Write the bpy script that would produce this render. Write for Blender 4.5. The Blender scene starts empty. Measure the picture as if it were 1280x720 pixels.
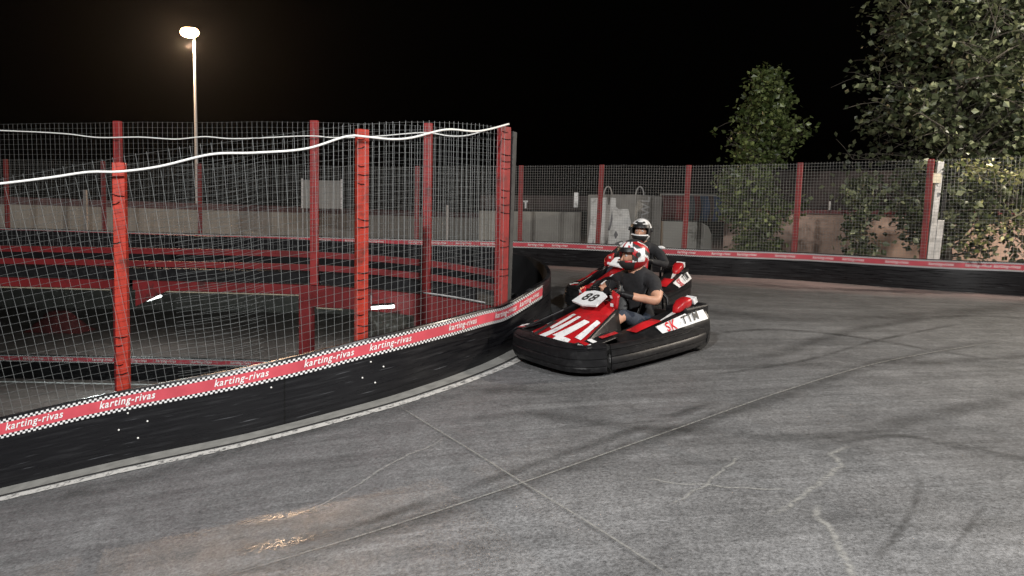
import bpy, bmesh, math, random
import numpy as np
from mathutils import Vector, Matrix, Quaternion, noise
R = math.radians
rnd = random.Random(7)
scene = bpy.context.scene
COL = scene.collection

# ------------------------------------------------------------------ camera model
F = 930.0; PITCH = R(4.5); ROLL = R(1.2); HC = 1.7
def ray(px, py):
    u = (px-640)/F; v = -(py-360)/F
    c, s = math.cos(ROLL), math.sin(ROLL)
    u2 = u*c-v*s; v2 = u*s+v*c
    return Vector((u2, math.cos(PITCH)+v2*math.sin(PITCH), -math.sin(PITCH)+v2*math.cos(PITCH)))
def P(px, py, Y):
    """the world point seen at a photo pixel when it stands Y metres ahead"""
    d = ray(px, py); return Vector((0, 0, HC)) + d*(Y/d.y)
def project(p):
    s, c = math.sin(ROLL), math.cos(ROLL); sp, cp = math.sin(PITCH), math.cos(PITCH)
    q = Vector(p)-Vector((0, 0, HC))
    r = Vector((c, s*sp, s*cp)); u = Vector((-s, c*sp, c*cp)); b = Vector((0, -cp, sp))
    return 640+F*q.dot(r)/-q.dot(b), 360-F*q.dot(u)/-q.dot(b)

# ------------------------------------------------------------------ mesh builder
class MB:
    def __init__(s): s.v = []; s.f = []; s.m = []; s.uv = []
    def add(s, vs, fs, mi=0, uvs=None):
        o = len(s.v); s.v += [tuple(x) for x in vs]
        for k, f in enumerate(fs):
            s.f.append(tuple(i+o for i in f)); s.m.append(mi)
            s.uv.append([uvs[i] for i in f] if uvs else [(0, 0)]*len(f))
    def box(s, c, d, M=None, mi=0):
        x, y, z = [q/2 for q in d]; c = Vector(c)
        vs = [Vector((a*x, b*y, e*z)) for a in (-1, 1) for b in (-1, 1) for e in (-1, 1)]
        vs = [(M @ q if M else q)+c for q in vs]
        s.add(vs, [(0, 1, 3, 2), (4, 6, 7, 5), (0, 4, 5, 1), (2, 3, 7, 6), (0, 2, 6, 4), (1, 5, 7, 3)], mi)
    def beam(s, a, b, w, h, mi=0, up=(0, 0, 1)):
        a = Vector(a); b = Vector(b); t = (b-a).normalized(); u = Vector(up)
        n = t.cross(u).normalized(); u = n.cross(t)
        vs = []
        for p in (a, b):
            for i, j in ((-1, -1), (1, -1), (1, 1), (-1, 1)): vs.append(p+n*(i*w/2)+u*(j*h/2))
        s.add(vs, [(3, 2, 1, 0), (4, 5, 6, 7), (0, 1, 5, 4), (1, 2, 6, 5), (2, 3, 7, 6), (3, 0, 4, 7)], mi)
    def tube(s, pts, r, n=6, mi=0, cap=True):
        pts = [Vector(p) for p in pts]; N = len(pts)
        rr = r if isinstance(r, (list, tuple)) else [r]*N
        t0 = (pts[1]-pts[0]).normalized()
        up = Vector((0, 0, 1)) if abs(t0.z) < .9 else Vector((1, 0, 0))
        u = t0.cross(up).normalized(); vs = []
        for i, p in enumerate(pts):
            t = (pts[min(i+1, N-1)]-pts[max(i-1, 0)]).normalized()
            u = (u-t*u.dot(t)).normalized(); w = t.cross(u)
            for k in range(n):
                a = 2*math.pi*k/n; vs.append(p+(u*math.cos(a)+w*math.sin(a))*rr[i])
        fs = [(i*n+k, i*n+(k+1) % n, (i+1)*n+(k+1) % n, (i+1)*n+k) for i in range(N-1) for k in range(n)]
        if cap and n > 2: fs += [tuple(range(n-1, -1, -1)), tuple((N-1)*n+k for k in range(n))]
        s.add(vs, fs, mi)
    def ell(s, c, r, nu=16, nv=10, M=None, mi=0, keep=None, mat=None):
        c = Vector(c); vs = []; fs = []; ms = []
        for j in range(nv+1):
            e = -math.pi/2+math.pi*j/nv
            for i in range(nu):
                a = 2*math.pi*i/nu
                q = Vector((r[0]*math.cos(e)*math.cos(a), r[1]*math.cos(e)*math.sin(a), r[2]*math.sin(e)))
                vs.append((M @ q if M else q)+c)
        o = len(s.v); s.v += [tuple(x) for x in vs]
        for j in range(nv):
            e = math.degrees(-math.pi/2+math.pi*(j+.5)/nv)
            for i in range(nu):
                a = math.degrees(2*math.pi*(i+.5)/nu); a = (a+180) % 360-180
                if keep and not keep(a, e): continue
                s.f.append(tuple(o+k for k in (j*nu+i, j*nu+(i+1) % nu, (j+1)*nu+(i+1) % nu, (j+1)*nu+i)))
                s.m.append(mat(a, e) if mat else mi); s.uv.append([(0, 0)]*4)
    def grid(s, fn, nu, nv, mi=0, flip=False):
        vs = [fn(i/nu, j/nv) for j in range(nv+1) for i in range(nu+1)]
        uv = [(i/nu, j/nv) for j in range(nv+1) for i in range(nu+1)]
        fs = []
        for j in range(nv):
            for i in range(nu):
                q = (j*(nu+1)+i, j*(nu+1)+i+1, (j+1)*(nu+1)+i+1, (j+1)*(nu+1)+i)
                fs.append(q[::-1] if flip else q)
        s.add(vs, fs, mi, uv)
    def loft(s, secs, closed=True, cap=True, mi=0):
        n = len(secs[0]); vs = [p for q in secs for p in q]
        K = n if closed else n-1
        fs = [(i*n+k, i*n+(k+1) % n, (i+1)*n+(k+1) % n, (i+1)*n+k) for i in range(len(secs)-1) for k in range(K)]
        if cap and closed: fs += [tuple(range(n-1, -1, -1)), tuple((len(secs)-1)*n+k for k in range(n))]
        s.add(vs, fs, mi)
    def build(s, name, mats, parent=None, smooth=False, M=None, fix=True):
        me = bpy.data.meshes.new(name); vs = [tuple(M @ Vector(v)) for v in s.v] if M else s.v
        me.from_pydata(vs, [], s.f)
        if not isinstance(mats, (list, tuple)): mats = [mats]
        for m in mats: me.materials.append(m)
        me.polygons.foreach_set('material_index', s.m)
        ul = me.uv_layers.new(name='UVMap')
        ul.data.foreach_set('uv', [c for f in s.uv for t in f for c in t])
        if fix:
            bm = bmesh.new(); bm.from_mesh(me); bmesh.ops.recalc_face_normals(bm, faces=bm.faces); bm.to_mesh(me); bm.free()
        if smooth:
            me.polygons.foreach_set('use_smooth', [True]*len(me.polygons))
            if smooth != 'all': me.set_sharp_from_angle(angle=R(40))
        me.update()
        o = bpy.data.objects.new(name, me); COL.objects.link(o)
        if parent: o.parent = parent
        return o
def tag(o, label=None, cat=None, group=None, kind=None):
    if label: o['label'] = label
    if cat: o['category'] = cat
    if group: o['group'] = group
    if kind: o['kind'] = kind
    return o
def empty(name, loc, label, cat, group=None, M=None):
    o = bpy.data.objects.new(name, None); COL.objects.link(o); o.empty_display_size = .2
    if M: o.matrix_world = M
    else: o.location = loc
    return tag(o, label, cat, group)
def bevel(o, w=.01, seg=2):
    m = o.modifiers.new('bevel', 'BEVEL'); m.width = w; m.segments = seg; m.limit_method = 'ANGLE'; m.angle_limit = R(35)
    return o

# ------------------------------------------------------------------ materials
def mat(name, col, rough=.6, metal=0, emis=None, es=0, var=.0, vscale=8, bump=0, bscale=40, spec=.5, coat=0, dirt=None, dscale=3):
    m = bpy.data.materials.new(name); m.use_nodes = True; nt = m.node_tree; N = nt.nodes; L = nt.links
    b = N['Principled BSDF']; b.inputs['Base Color'].default_value = (*col, 1); b.inputs['Roughness'].default_value = rough
    b.inputs['Metallic'].default_value = metal; b.inputs['Specular IOR Level'].default_value = spec
    b.inputs['Coat Weight'].default_value = coat
    if emis: b.inputs['Emission Color'].default_value = (*emis, 1); b.inputs['Emission Strength'].default_value = es
    if var or dirt or bump:
        tc = N.new('ShaderNodeTexCoord'); g = tc.outputs['Object']
        if var or dirt:
            n = N.new('ShaderNodeTexNoise'); n.inputs['Scale'].default_value = vscale; n.inputs['Detail'].default_value = 6
            L.new(g, n.inputs['Vector'])
            mr = N.new('ShaderNodeMapRange'); mr.inputs['From Min'].default_value = .3; mr.inputs['From Max'].default_value = .7
            mr.inputs['To Min'].default_value = 1-var; mr.inputs['To Max'].default_value = 1+var
            L.new(n.outputs['Fac'], mr.inputs['Value'])
            mx = N.new('ShaderNodeVectorMath'); mx.operation = 'SCALE'; mx.inputs[0].default_value = col
            L.new(mr.outputs[0], mx.inputs['Scale']); src = mx.outputs[0]
            if dirt:
                n2 = N.new('ShaderNodeTexNoise'); n2.inputs['Scale'].default_value = dscale; n2.inputs['Detail'].default_value = 8
                n2.inputs['Roughness'].default_value = .7; L.new(g, n2.inputs['Vector'])
                cr = N.new('ShaderNodeMapRange'); cr.inputs['From Min'].default_value = .52; cr.inputs['From Max'].default_value = .68
                L.new(n2.outputs['Fac'], cr.inputs['Value'])
                mm = N.new('ShaderNodeMix'); mm.data_type = 'RGBA'; L.new(cr.outputs[0], mm.inputs[0])
                L.new(src, mm.inputs[6]); mm.inputs[7].default_value = (*dirt, 1); src = mm.outputs[2]
            L.new(src, b.inputs['Base Color'])
        if bump:
            n3 = N.new('ShaderNodeTexNoise'); n3.inputs['Scale'].default_value = bscale; n3.inputs['Detail'].default_value = 4
            L.new(g, n3.inputs['Vector'])
            bp = N.new('ShaderNodeBump'); bp.inputs['Strength'].default_value = bump; bp.inputs['Distance'].default_value = .01
            L.new(n3.outputs['Fac'], bp.inputs['Height']); L.new(bp.outputs[0], b.inputs['Normal'])
    return m
def nodes(m): return m.node_tree.nodes, m.node_tree.links, m.node_tree.nodes['Principled BSDF']

def asphalt(name, base, foot_tint=(.30, .22, .21), pink=True):
    m = mat(name, base, .6); N, L, b = nodes(m)
    tc = N.new('ShaderNodeTexCoord'); g = tc.outputs['Object']
    def noi(sc, det=6, ro=.6, vec=None, dist=0):
        n = N.new('ShaderNodeTexNoise'); n.inputs['Scale'].default_value = sc; n.inputs['Detail'].default_value = det
        n.inputs['Roughness'].default_value = ro; n.inputs['Distortion'].default_value = dist; L.new(vec or g, n.inputs['Vector']); return n.outputs['Fac']
    def rng(x, a, c, lo, hi):
        r = N.new('ShaderNodeMapRange'); r.inputs[1].default_value = a; r.inputs[2].default_value = c
        r.inputs[3].default_value = lo; r.inputs[4].default_value = hi; L.new(x, r.inputs[0]); return r.outputs[0]
    def mul(a, c):
        k = N.new('ShaderNodeMath'); k.operation = 'MULTIPLY'; L.new(a, k.inputs[0])
        if isinstance(c, float): k.inputs[1].default_value = c
        else: L.new(c, k.inputs[1])
        return k.outputs[0]
    big = rng(noi(.35, 5), .3, .7, .80, 1.2)
    mid = rng(noi(2.2, 6, .65), .3, .7, .84, 1.16)
    vo = N.new('ShaderNodeTexVoronoi'); vo.inputs['Scale'].default_value = 60; L.new(g, vo.inputs['Vector'])
    grain = mul(rng(noi(42, 5, .9), .34, .66, .35, 1.65), rng(noi(9, 4, .7), .3, .7, .86, 1.14))
    pit = rng(vo.outputs['Distance'], 0, .5, .8, 1.12)
    # rubber streaks laid along the racing line: a stretched noise turned with the bend
    mp = N.new('ShaderNodeMapping'); mp.inputs['Rotation'].default_value = (0, 0, R(-28)); mp.inputs['Scale'].default_value = (.22, 2.6, 1)
    L.new(g, mp.inputs['Vector'])
    streak = rng(noi(1.3, 7, .62, mp.outputs[0], .6), .38, .62, .80, 1.08)
    mp2 = N.new('ShaderNodeMapping'); mp2.inputs['Rotation'].default_value = (0, 0, R(12)); mp2.inputs['Scale'].default_value = (.3, 9, 1)
    L.new(g, mp2.inputs['Vector'])
    streak2 = rng(noi(1.5, 5, .6, mp2.outputs[0], .3), .40, .62, .86, 1.05)
    t = mul(mul(mul(mul(big, mid), mul(grain, pit)), streak), streak2)
    if pink:   # the bend in front of the outer barrier is dark with rubber, the strip at its foot blends to a lighter pinkish tone
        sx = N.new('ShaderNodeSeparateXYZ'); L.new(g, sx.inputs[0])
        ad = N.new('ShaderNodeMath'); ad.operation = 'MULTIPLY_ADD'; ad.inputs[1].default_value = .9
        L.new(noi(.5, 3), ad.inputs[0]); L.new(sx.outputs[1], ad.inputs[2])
        t = mul(t, rng(ad.outputs[0], 8.0, 13.0, 1.0, .62))
    sc = N.new('ShaderNodeVectorMath'); sc.operation = 'SCALE'; sc.inputs[0].default_value = base; L.new(t, sc.inputs['Scale'])
    src = sc.outputs[0]
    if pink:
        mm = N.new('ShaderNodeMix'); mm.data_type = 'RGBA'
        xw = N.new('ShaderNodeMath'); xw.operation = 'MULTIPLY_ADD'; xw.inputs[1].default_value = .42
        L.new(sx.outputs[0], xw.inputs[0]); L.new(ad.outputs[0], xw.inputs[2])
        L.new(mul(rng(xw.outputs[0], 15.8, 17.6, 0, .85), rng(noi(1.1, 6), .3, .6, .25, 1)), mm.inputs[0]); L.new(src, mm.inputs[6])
        mm.inputs[7].default_value = (*foot_tint, 1); src = mm.outputs[2]
    L.new(src, b.inputs['Base Color'])
    L.new(rng(noi(2.6, 5), .3, .7, .34, .66), b.inputs['Roughness'])
    bp = N.new('ShaderNodeBump'); bp.inputs['Strength'].default_value = .45; bp.inputs['Distance'].default_value = .006
    L.new(noi(120, 3, .7), bp.inputs['Height']); L.new(bp.outputs[0], b.inputs['Normal'])
    return m
def strip_mat(name, col, edge=.25, noise_scale=14, thresh=(.35, .6), rough=.6, strength=1.0, bumpy=False):
    """a worn stripe on the ground: fades at its edges (uv.y) and is broken by noise"""
    m = mat(name, col, rough); N, L, b = nodes(m)
    uv = N.new('ShaderNodeUVMap'); sp = N.new('ShaderNodeSeparateXYZ'); L.new(uv.outputs[0], sp.inputs[0])
    pp = N.new('ShaderNodeMath'); pp.operation = 'PINGPONG'; pp.inputs[1].default_value = .5; L.new(sp.outputs[1], pp.inputs[0])
    e = N.new('ShaderNodeMapRange'); e.inputs[1].default_value = 0; e.inputs[2].default_value = edge; e.interpolation_type = 'SMOOTHSTEP'; L.new(pp.outputs[0], e.inputs[0])
    tc = N.new('ShaderNodeTexCoord'); n = N.new('ShaderNodeTexNoise'); n.inputs['Scale'].default_value = noise_scale; n.inputs['Detail'].default_value = 7
    n.inputs['Roughness'].default_value = .7; L.new(tc.outputs['Object'], n.inputs['Vector'])
    r = N.new('ShaderNodeMapRange'); r.inputs[1].default_value = thresh[0]; r.inputs[2].default_value = thresh[1]; L.new(n.outputs['Fac'], r.inputs[0])
    k = N.new('ShaderNodeMath'); k.operation = 'MULTIPLY'; L.new(e.outputs[0], k.inputs[0]); L.new(r.outputs[0], k.inputs[1])
    k2 = N.new('ShaderNodeMath'); k2.operation = 'MULTIPLY'; k2.inputs[1].default_value = strength; L.new(k.outputs[0], k2.inputs[0])
    # ends fade too
    pe = N.new('ShaderNodeMath'); pe.operation = 'PINGPONG'; pe.inputs[1].default_value = .5; L.new(sp.outputs[0], pe.inputs[0])
    er = N.new('ShaderNodeMapRange'); er.inputs[2].default_value = .12; L.new(pe.outputs[0], er.inputs[0])
    k3 = N.new('ShaderNodeMath'); k3.operation = 'MULTIPLY'; L.new(k2.outputs[0], k3.inputs[0]); L.new(er.outputs[0], k3.inputs[1])
    L.new(k3.outputs[0], b.inputs['Alpha'])
    return m
def banner_mat(name, red=(.56, .075, .10)):
    m = mat(name, red, .42); N, L, b = nodes(m)
    uv = N.new('ShaderNodeUVMap'); sp = N.new('ShaderNodeSeparateXYZ'); L.new(uv.outputs[0], sp.inputs[0])  # u = metres along, v = metres up from the lower edge
    ck = N.new('ShaderNodeTexChecker'); ck.inputs['Scale'].default_value = 1.0; ck.inputs[1].default_value = (.78, .78, .78, 1); ck.inputs[2].default_value = (.012, .012, .014, 1)
    cm = N.new('ShaderNodeMapping'); cm.inputs['Scale'].default_value = (1/.021, 1/.016, 1); cm.inputs['Location'].default_value = (0.01, .001, .5); L.new(uv.outputs[0], cm.inputs['Vector']); L.new(cm.outputs[0], ck.inputs['Vector'])
    a = N.new('ShaderNodeMath'); a.operation = 'SUBTRACT'; a.inputs[1].default_value = .08; L.new(sp.outputs[1], a.inputs[0])
    ab = N.new('ShaderNodeMath'); ab.operation = 'ABSOLUTE'; L.new(a.outputs[0], ab.inputs[0])
    gt = N.new('ShaderNodeMath'); gt.operation = 'GREATER_THAN'; gt.inputs[1].default_value = .0485; L.new(ab.outputs[0], gt.inputs[0])
    tc = N.new('ShaderNodeTexCoord'); n = N.new('ShaderNodeTexNoise'); n.inputs['Scale'].default_value = 5; n.inputs['Detail'].default_value = 6; L.new(tc.outputs['Object'], n.inputs['Vector'])
    r = N.new('ShaderNodeMapRange'); r.inputs[1].default_value = .3; r.inputs[2].default_value = .7; r.inputs[3].default_value = .8; r.inputs[4].default_value = 1.15; L.new(n.outputs['Fac'], r.inputs[0])
    sc = N.new('ShaderNodeVectorMath'); sc.operation = 'SCALE'; sc.inputs[0].default_value = red; L.new(r.outputs[0], sc.inputs['Scale'])
    mm = N.new('ShaderNodeMix'); mm.data_type = 'RGBA'; L.new(gt.outputs[0], mm.inputs[0]); L.new(sc.outputs[0], mm.inputs[6]); L.new(ck.outputs['Color'], mm.inputs[7])
    # rubber scuffs
    n2 = N.new('ShaderNodeTexNoise'); n2.inputs['Scale'].default_value = 2.5; n2.inputs['Detail'].default_value = 9; n2.inputs['Roughness'].default_value = .75; L.new(tc.outputs['Object'], n2.inputs['Vector'])
    r2 = N.new('ShaderNodeMapRange'); r2.inputs[1].default_value = .6; r2.inputs[2].default_value = .75; r2.inputs[4].default_value = .55; L.new(n2.outputs['Fac'], r2.inputs[0])
    m2 = N.new('ShaderNodeMix'); m2.data_type = 'RGBA'; L.new(r2.outputs[0], m2.inputs[0]); L.new(mm.outputs[2], m2.inputs[6]); m2.inputs[7].default_value = (.1, .03, .035, 1)
    L.new(m2.outputs[2], b.inputs['Base Color'])
    return m
def scuffed_black(name, base=(.006, .006, .0075), amount=.12):
    m = mat(name, base, .4); N, L, b = nodes(m)
    uv = N.new('ShaderNodeUVMap')
    mp = N.new('ShaderNodeMapping'); mp.inputs['Scale'].default_value = (1.2, 22, 1); mp.inputs['Rotation'].default_value = (0, 0, R(2)); L.new(uv.outputs[0], mp.inputs['Vector'])
    n = N.new('ShaderNodeTexNoise'); n.inputs['Scale'].default_value = 1.6; n.inputs['Detail'].default_value = 8; n.inputs['Roughness'].default_value = .68; L.new(mp.outputs[0], n.inputs['Vector'])
    r = N.new('ShaderNodeMapRange'); r.inputs[1].default_value = .52; r.inputs[2].default_value = .72; r.inputs[4].default_value = amount; L.new(n.outputs['Fac'], r.inputs[0])
    mm = N.new('ShaderNodeMix'); mm.data_type = 'RGBA'; L.new(r.outputs[0], mm.inputs[0]); mm.inputs[6].default_value = (*base, 1); mm.inputs[7].default_value = (.10, .105, .115, 1)
    sp = N.new('ShaderNodeSeparateXYZ'); L.new(uv.outputs[0], sp.inputs[0])
    pp = N.new('ShaderNodeMath'); pp.operation = 'PINGPONG'; pp.inputs[1].default_value = 1.2; L.new(sp.outputs[0], pp.inputs[0])
    lt = N.new('ShaderNodeMath'); lt.operation = 'LESS_THAN'; lt.inputs[1].default_value = .006; L.new(pp.outputs[0], lt.inputs[0])
    m3 = N.new('ShaderNodeMix'); m3.data_type = 'RGBA'; L.new(lt.outputs[0], m3.inputs[0]); L.new(mm.outputs[2], m3.inputs[6]); m3.inputs[7].default_value = (.001, .001, .001, 1)
    mp4 = N.new('ShaderNodeMapping'); mp4.inputs['Scale'].default_value = (2.5, 60, 1); mp4.inputs['Rotation'].default_value = (0, 0, R(-4)); L.new(uv.outputs[0], mp4.inputs['Vector'])
    n4 = N.new('ShaderNodeTexNoise'); n4.inputs['Scale'].default_value = 1.0; n4.inputs['Detail'].default_value = 4; L.new(mp4.outputs[0], n4.inputs['Vector'])
    r4 = N.new('ShaderNodeMapRange'); r4.inputs[1].default_value = .66; r4.inputs[2].default_value = .74; r4.inputs[4].default_value = .8; L.new(n4.outputs['Fac'], r4.inputs[0])
    m4 = N.new('ShaderNodeMix'); m4.data_type = 'RGBA'; L.new(r4.outputs[0], m4.inputs[0]); L.new(m3.outputs[2], m4.inputs[6]); m4.inputs[7].default_value = (.11, .115, .125, 1)
    L.new(m4.outputs[2], b.inputs['Base Color']); b.inputs['Specular IOR Level'].default_value = .45
    r2 = N.new('ShaderNodeMapRange'); r2.inputs[1].default_value = .35; r2.inputs[2].default_value = .65; r2.inputs[3].default_value = .2; r2.inputs[4].default_value = .48; L.new(n.outputs['Fac'], r2.inputs[0]); L.new(r2.outputs[0], b.inputs['Roughness'])
    bp = N.new('ShaderNodeBump'); bp.inputs['Strength'].default_value = .10; bp.inputs['Distance'].default_value = .01
    L.new(n.outputs['Fac'], bp.inputs['Height']); L.new(bp.outputs[0], b.inputs['Normal'])
    return m
def leaf_mat(name, dark, light):
    m = mat(name, dark, .36); N, L, b = nodes(m)
    at = N.new('ShaderNodeAttribute'); at.attribute_name = 'tone'
    mm = N.new('ShaderNodeMix'); mm.data_type = 'RGBA'; L.new(at.outputs['Fac'], mm.inputs[0]); mm.inputs[6].default_value = (*dark, 1); mm.inputs[7].default_value = (*light, 1)
    L.new(mm.outputs[2], b.inputs['Base Color'])
    tr = N.new('ShaderNodeBsdfTranslucent'); L.new(mm.outputs[2], tr.inputs[0])
    ms = N.new('ShaderNodeMixShader'); ms.inputs[0].default_value = .25; L.new(b.outputs[0], ms.inputs[1]); L.new(tr.outputs[0], ms.inputs[2])
    L.new(ms.outputs[0], N['Material Output'].inputs['Surface'])
    return m
M = {}
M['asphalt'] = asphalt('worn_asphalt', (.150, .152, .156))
M['low_asphalt'] = asphalt('lower_asphalt', (.16, .13, .12), pink=False)
M['dirt'] = mat('dirt', (.05, .045, .04), .9, var=.3)
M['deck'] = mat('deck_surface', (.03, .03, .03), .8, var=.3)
M['panel'] = scuffed_black('barrier_plastic')
M['panelback'] = mat('barrier_back', (.010, .010, .011), .9, spec=.1)
M['banner'] = banner_mat('banner_print')
M['letter'] = mat('banner_white', (.8, .8, .8), .5)
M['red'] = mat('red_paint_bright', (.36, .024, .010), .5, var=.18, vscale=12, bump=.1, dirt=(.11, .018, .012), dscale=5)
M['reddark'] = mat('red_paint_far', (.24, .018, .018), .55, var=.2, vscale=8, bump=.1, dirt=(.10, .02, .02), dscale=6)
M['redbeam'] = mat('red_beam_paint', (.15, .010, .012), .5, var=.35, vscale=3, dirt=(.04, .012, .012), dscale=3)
M['wire'] = mat('galvanised_wire', (.20, .21, .21), .5, .3)
M['wirefar'] = mat('galvanised_wire_far', (.27, .27, .26), .5, .3)
M['cable'] = mat('white_cable', (.8, .8, .78), .5)
M['black'] = mat('black_plastic', (.008, .008, .009), .42, var=.3, vscale=20, spec=.3, bump=.2, bscale=12, dirt=(.022, .022, .023), dscale=16)
M['rubber'] = mat('tyre_rubber', (.015, .015, .015), .75)
M['blackcloth'] = mat('black_cloth', (.014, .014, .016), .85, var=.3, vscale=30, bump=.3)
M['denim'] = mat('dark_denim', (.03, .04, .06), .9, var=.3, vscale=40, bump=.3)
M['skin'] = mat('skin', (.50, .27, .18), .5, var=.08, vscale=30)
M['gold'] = mat('yellow_trim', (.30, .27, .20), .6, var=.2)
M['steel'] = mat('galvanised_steel', (.42, .42, .42), .5, .4, var=.25, vscale=10)
M['kred'] = mat('kart_red', (.42, .010, .014), .35, coat=.25, var=.15, vscale=5, dirt=(.18, .02, .02), dscale=7)
M['kwhite'] = mat('kart_white', (.78, .79, .80), .35, var=.06, dirt=(.35, .34, .33), dscale=12)
M['kdark'] = mat('kart_dark_mark', (.03, .03, .03), .5)
M['concrete'] = mat('concrete', (.27, .26, .24), .85, var=.18, vscale=3, bump=.3, dirt=(.15, .145, .135), dscale=1.5)
M['wallgrey'] = mat('grey_wall', (.33, .32, .29), .9, var=.12, vscale=1.2, bump=.2, dirt=(.24, .23, .21), dscale=.7)
M['wallpink'] = mat('pink_render', (.52, .37, .30), .9, var=.12, vscale=1, bump=.2, dirt=(.40, .28, .22), dscale=.6)
M['maroon'] = mat('maroon_sheet', (.075, .022, .024), .6, var=.3)
M['brownsheet'] = mat('brown_sheet', (.035, .022, .020), .7, var=.3)
M['whitepaint'] = mat('white_paint_block', (.76, .76, .74), .8, var=.1, vscale=5, dirt=(.4, .39, .38), dscale=4)
M['lampglow'] = mat('lamp_glow', (1, .8, .6), .5, emis=(1.0, .60, .30), es=60)
M['tubeglow'] = mat('tube_glow', (1, 1, 1), .5, emis=(.9, 1.0, .97), es=9)
M['bark'] = mat('bark', (.09, .08, .065), .9, var=.3, vscale=15, bump=.5)
M['leaf'] = leaf_mat('leaf_green', (.04, .065, .016), (.30, .36, .14))
M['leafdeep'] = leaf_mat('leaf_deep_green', (.022, .035, .012), (.30, .33, .19))
M['leaflit'] = leaf_mat('leaf_lit_yellow', (.10, .13, .035), (.70, .66, .32))  # paler leaf copy, lamp light put into its colour

# ------------------------------------------------------------------ terrain
def pz(px, top, Y, h=.6): return P(px, top, Y).z-h
near_px = [(-420, 722, 5.75), (-200, 660, 5.95), (0, 610, 6.15), (150, 575, 6.3), (320, 540, 6.5), (457, 503, 6.9), (540, 478, 7.4), (600, 457, 8.0), (632, 445, 8.45)]
near_pts = [P(*q) for q in near_px]
apex = [(673, 357, 9.05), (688, 346, 9.75), (686, 333, 10.45), (668, 322, 11.0), (645, 317, 11.3)]
apex_pts = []
for x, t, Y in apex:
    p = P(x, t, Y); p.z -= .6; apex_pts.append(p)
rear_pts = []
for x, Y, z in [(590, 11.6, .80), (480, 11.8, .84), (330, 12.0, .88), (150, 12.4, .90), (-50, 12.9, .92), (-300, 13.4, .92)]:
    p = P(x, 300, Y); p.z = z; rear_pts.append(p)
far_px = [(1700, 408, 9.6), (1450, 385, 11.6), (1280, 370, 13.3), (1150, 362, 14.4), (990, 350, 16), (855, 343, 17.2), (745, 335, 18.2), (650, 330.5, 19.0), (518, 327, 19.7), (388, 323, 20.2), (247, 319, 20.6), (127, 315, 20.8), (0, 311, 21), (-150, 307, 21.2)]
far_pts = [P(*q) for q in far_px]
ctrl = near_pts[1:]+apex_pts+rear_pts+[far_pts[i] for i in (1, 2, 3, 4, 5, 6, 7, 8, 10, 12)]+[Vector(v) for v in ((0, 0, 0), (0, -8, -.25), (8, 0, .25), (-6, 0, -.7), (12, 4, .6), (3.5, 11, .62), (2.2, 4, .22), (25, 30, .9), (0, 30, 1.1), (-25, 30, 1.2))]
cx = np.array([[p.x, p.y] for p in ctrl]); cz = np.array([p.z for p in ctrl])
def U(d2): return np.where(d2 > 1e-12, d2*np.log(d2+1e-12)*.5, 0)
NC = len(cx); KM = U(((cx[:, None]-cx[None])**2).sum(-1))+np.eye(NC)*1.2
AM = np.zeros((NC+3, NC+3)); AM[:NC, :NC] = KM; AM[:NC, NC] = 1; AM[:NC, NC+1:] = cx; AM[NC, :NC] = 1; AM[NC+1:, :NC] = cx.T
WC = np.linalg.solve(AM, np.r_[cz, 0, 0, 0])
def GZ(x, y):
    x = np.clip(np.asarray(x, float), -22, 26); y = np.clip(np.asarray(y, float), -9, 32)
    d2 = (x[..., None]-cx[:, 0])**2+(y[..., None]-cx[:, 1])**2
    return (U(d2)*WC[:NC]).sum(-1)+WC[NC]+WC[NC+1]*x+WC[NC+2]*y
def gz(x, y): return float(GZ(x, y))
def gn(x, y, e=.25):
    return Vector((-(gz(x+e, y)-gz(x-e, y))/(2*e), -(gz(x, y+e)-gz(x, y-e))/(2*e), 1)).normalized()
def ground_hit(px, py):
    d = ray(px, py); a, b = 1.0, 60.0
    f = lambda t: HC+d.z*t-gz(d.x*t, d.y*t)
    t = 1.0
    while t < 60 and f(t) > 0: t += .1
    a, b = t-.1, t
    for _ in range(20):
        c = (a+b)/2
        if f(c) > 0: a = c
        else: b = c
    return Vector((d.x*a, d.y*a, gz(d.x*a, d.y*a)))

def smooth_path(pts, step):
    out = []
    n = len(pts)
    for i in range(n-1):
        p0, p1, p2, p3 = pts[max(i-1, 0)], pts[i], pts[i+1], pts[min(i+2, n-1)]
        k = max(2, int((p2-p1).length/step*2))
        for j in range(k):
            t = j/k
            out.append(.5*((2*p1)+(p2-p0)*t+(2*p0-5*p1+4*p2-p3)*t*t+(3*p1-p0-3*p2+p3)*t**3))
    out.append(pts[-1])
    return out
class Path:
    """a smooth line on the ground; at(s) -> point, tangent, side normal (sign picks which side is outward)"""
    def __init__(s, pts, side, step=.08):
        s.p = smooth_path(pts, step); s.side = side
        s.s = [0]
        for a, b in zip(s.p, s.p[1:]): s.s.append(s.s[-1]+math.hypot(b.x-a.x, b.y-a.y))
        s.L = s.s[-1]; s.ar = np.array([tuple(q) for q in s.p]); s.sa = np.array(s.s)
    def pos(s, t): return Vector([float(np.interp(t, s.sa, s.ar[:, k])) for k in range(3)])
    def at(s, t):
        a = s.pos(max(t-.12, 0)); b = s.pos(min(t+.12, s.L)); T = (b-a); T.z = 0; T.normalize()
        return s.pos(t), T, Vector((-T.y, T.x, 0))*s.side
    def s_of_px(s, x, h=.5, lo=0, hi=None):
        best = None
        for i, q in enumerate(s.p):
            if s.s[i] < lo or (hi and s.s[i] > hi): continue
            e = abs(project((q.x, q.y, q.z+h))[0]-x)
            if best is None or e < best[0]: best = (e, s.s[i])
        return best[1]
    def s_of_point(s, q): return s.s[int(np.argmin((s.ar[:, 0]-q.x)**2+(s.ar[:, 1]-q.y)**2))]
NB = Path(near_pts+apex_pts+rear_pts, -1)          # inner barrier, hairpin, rear branch: outward = toward the track
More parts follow.
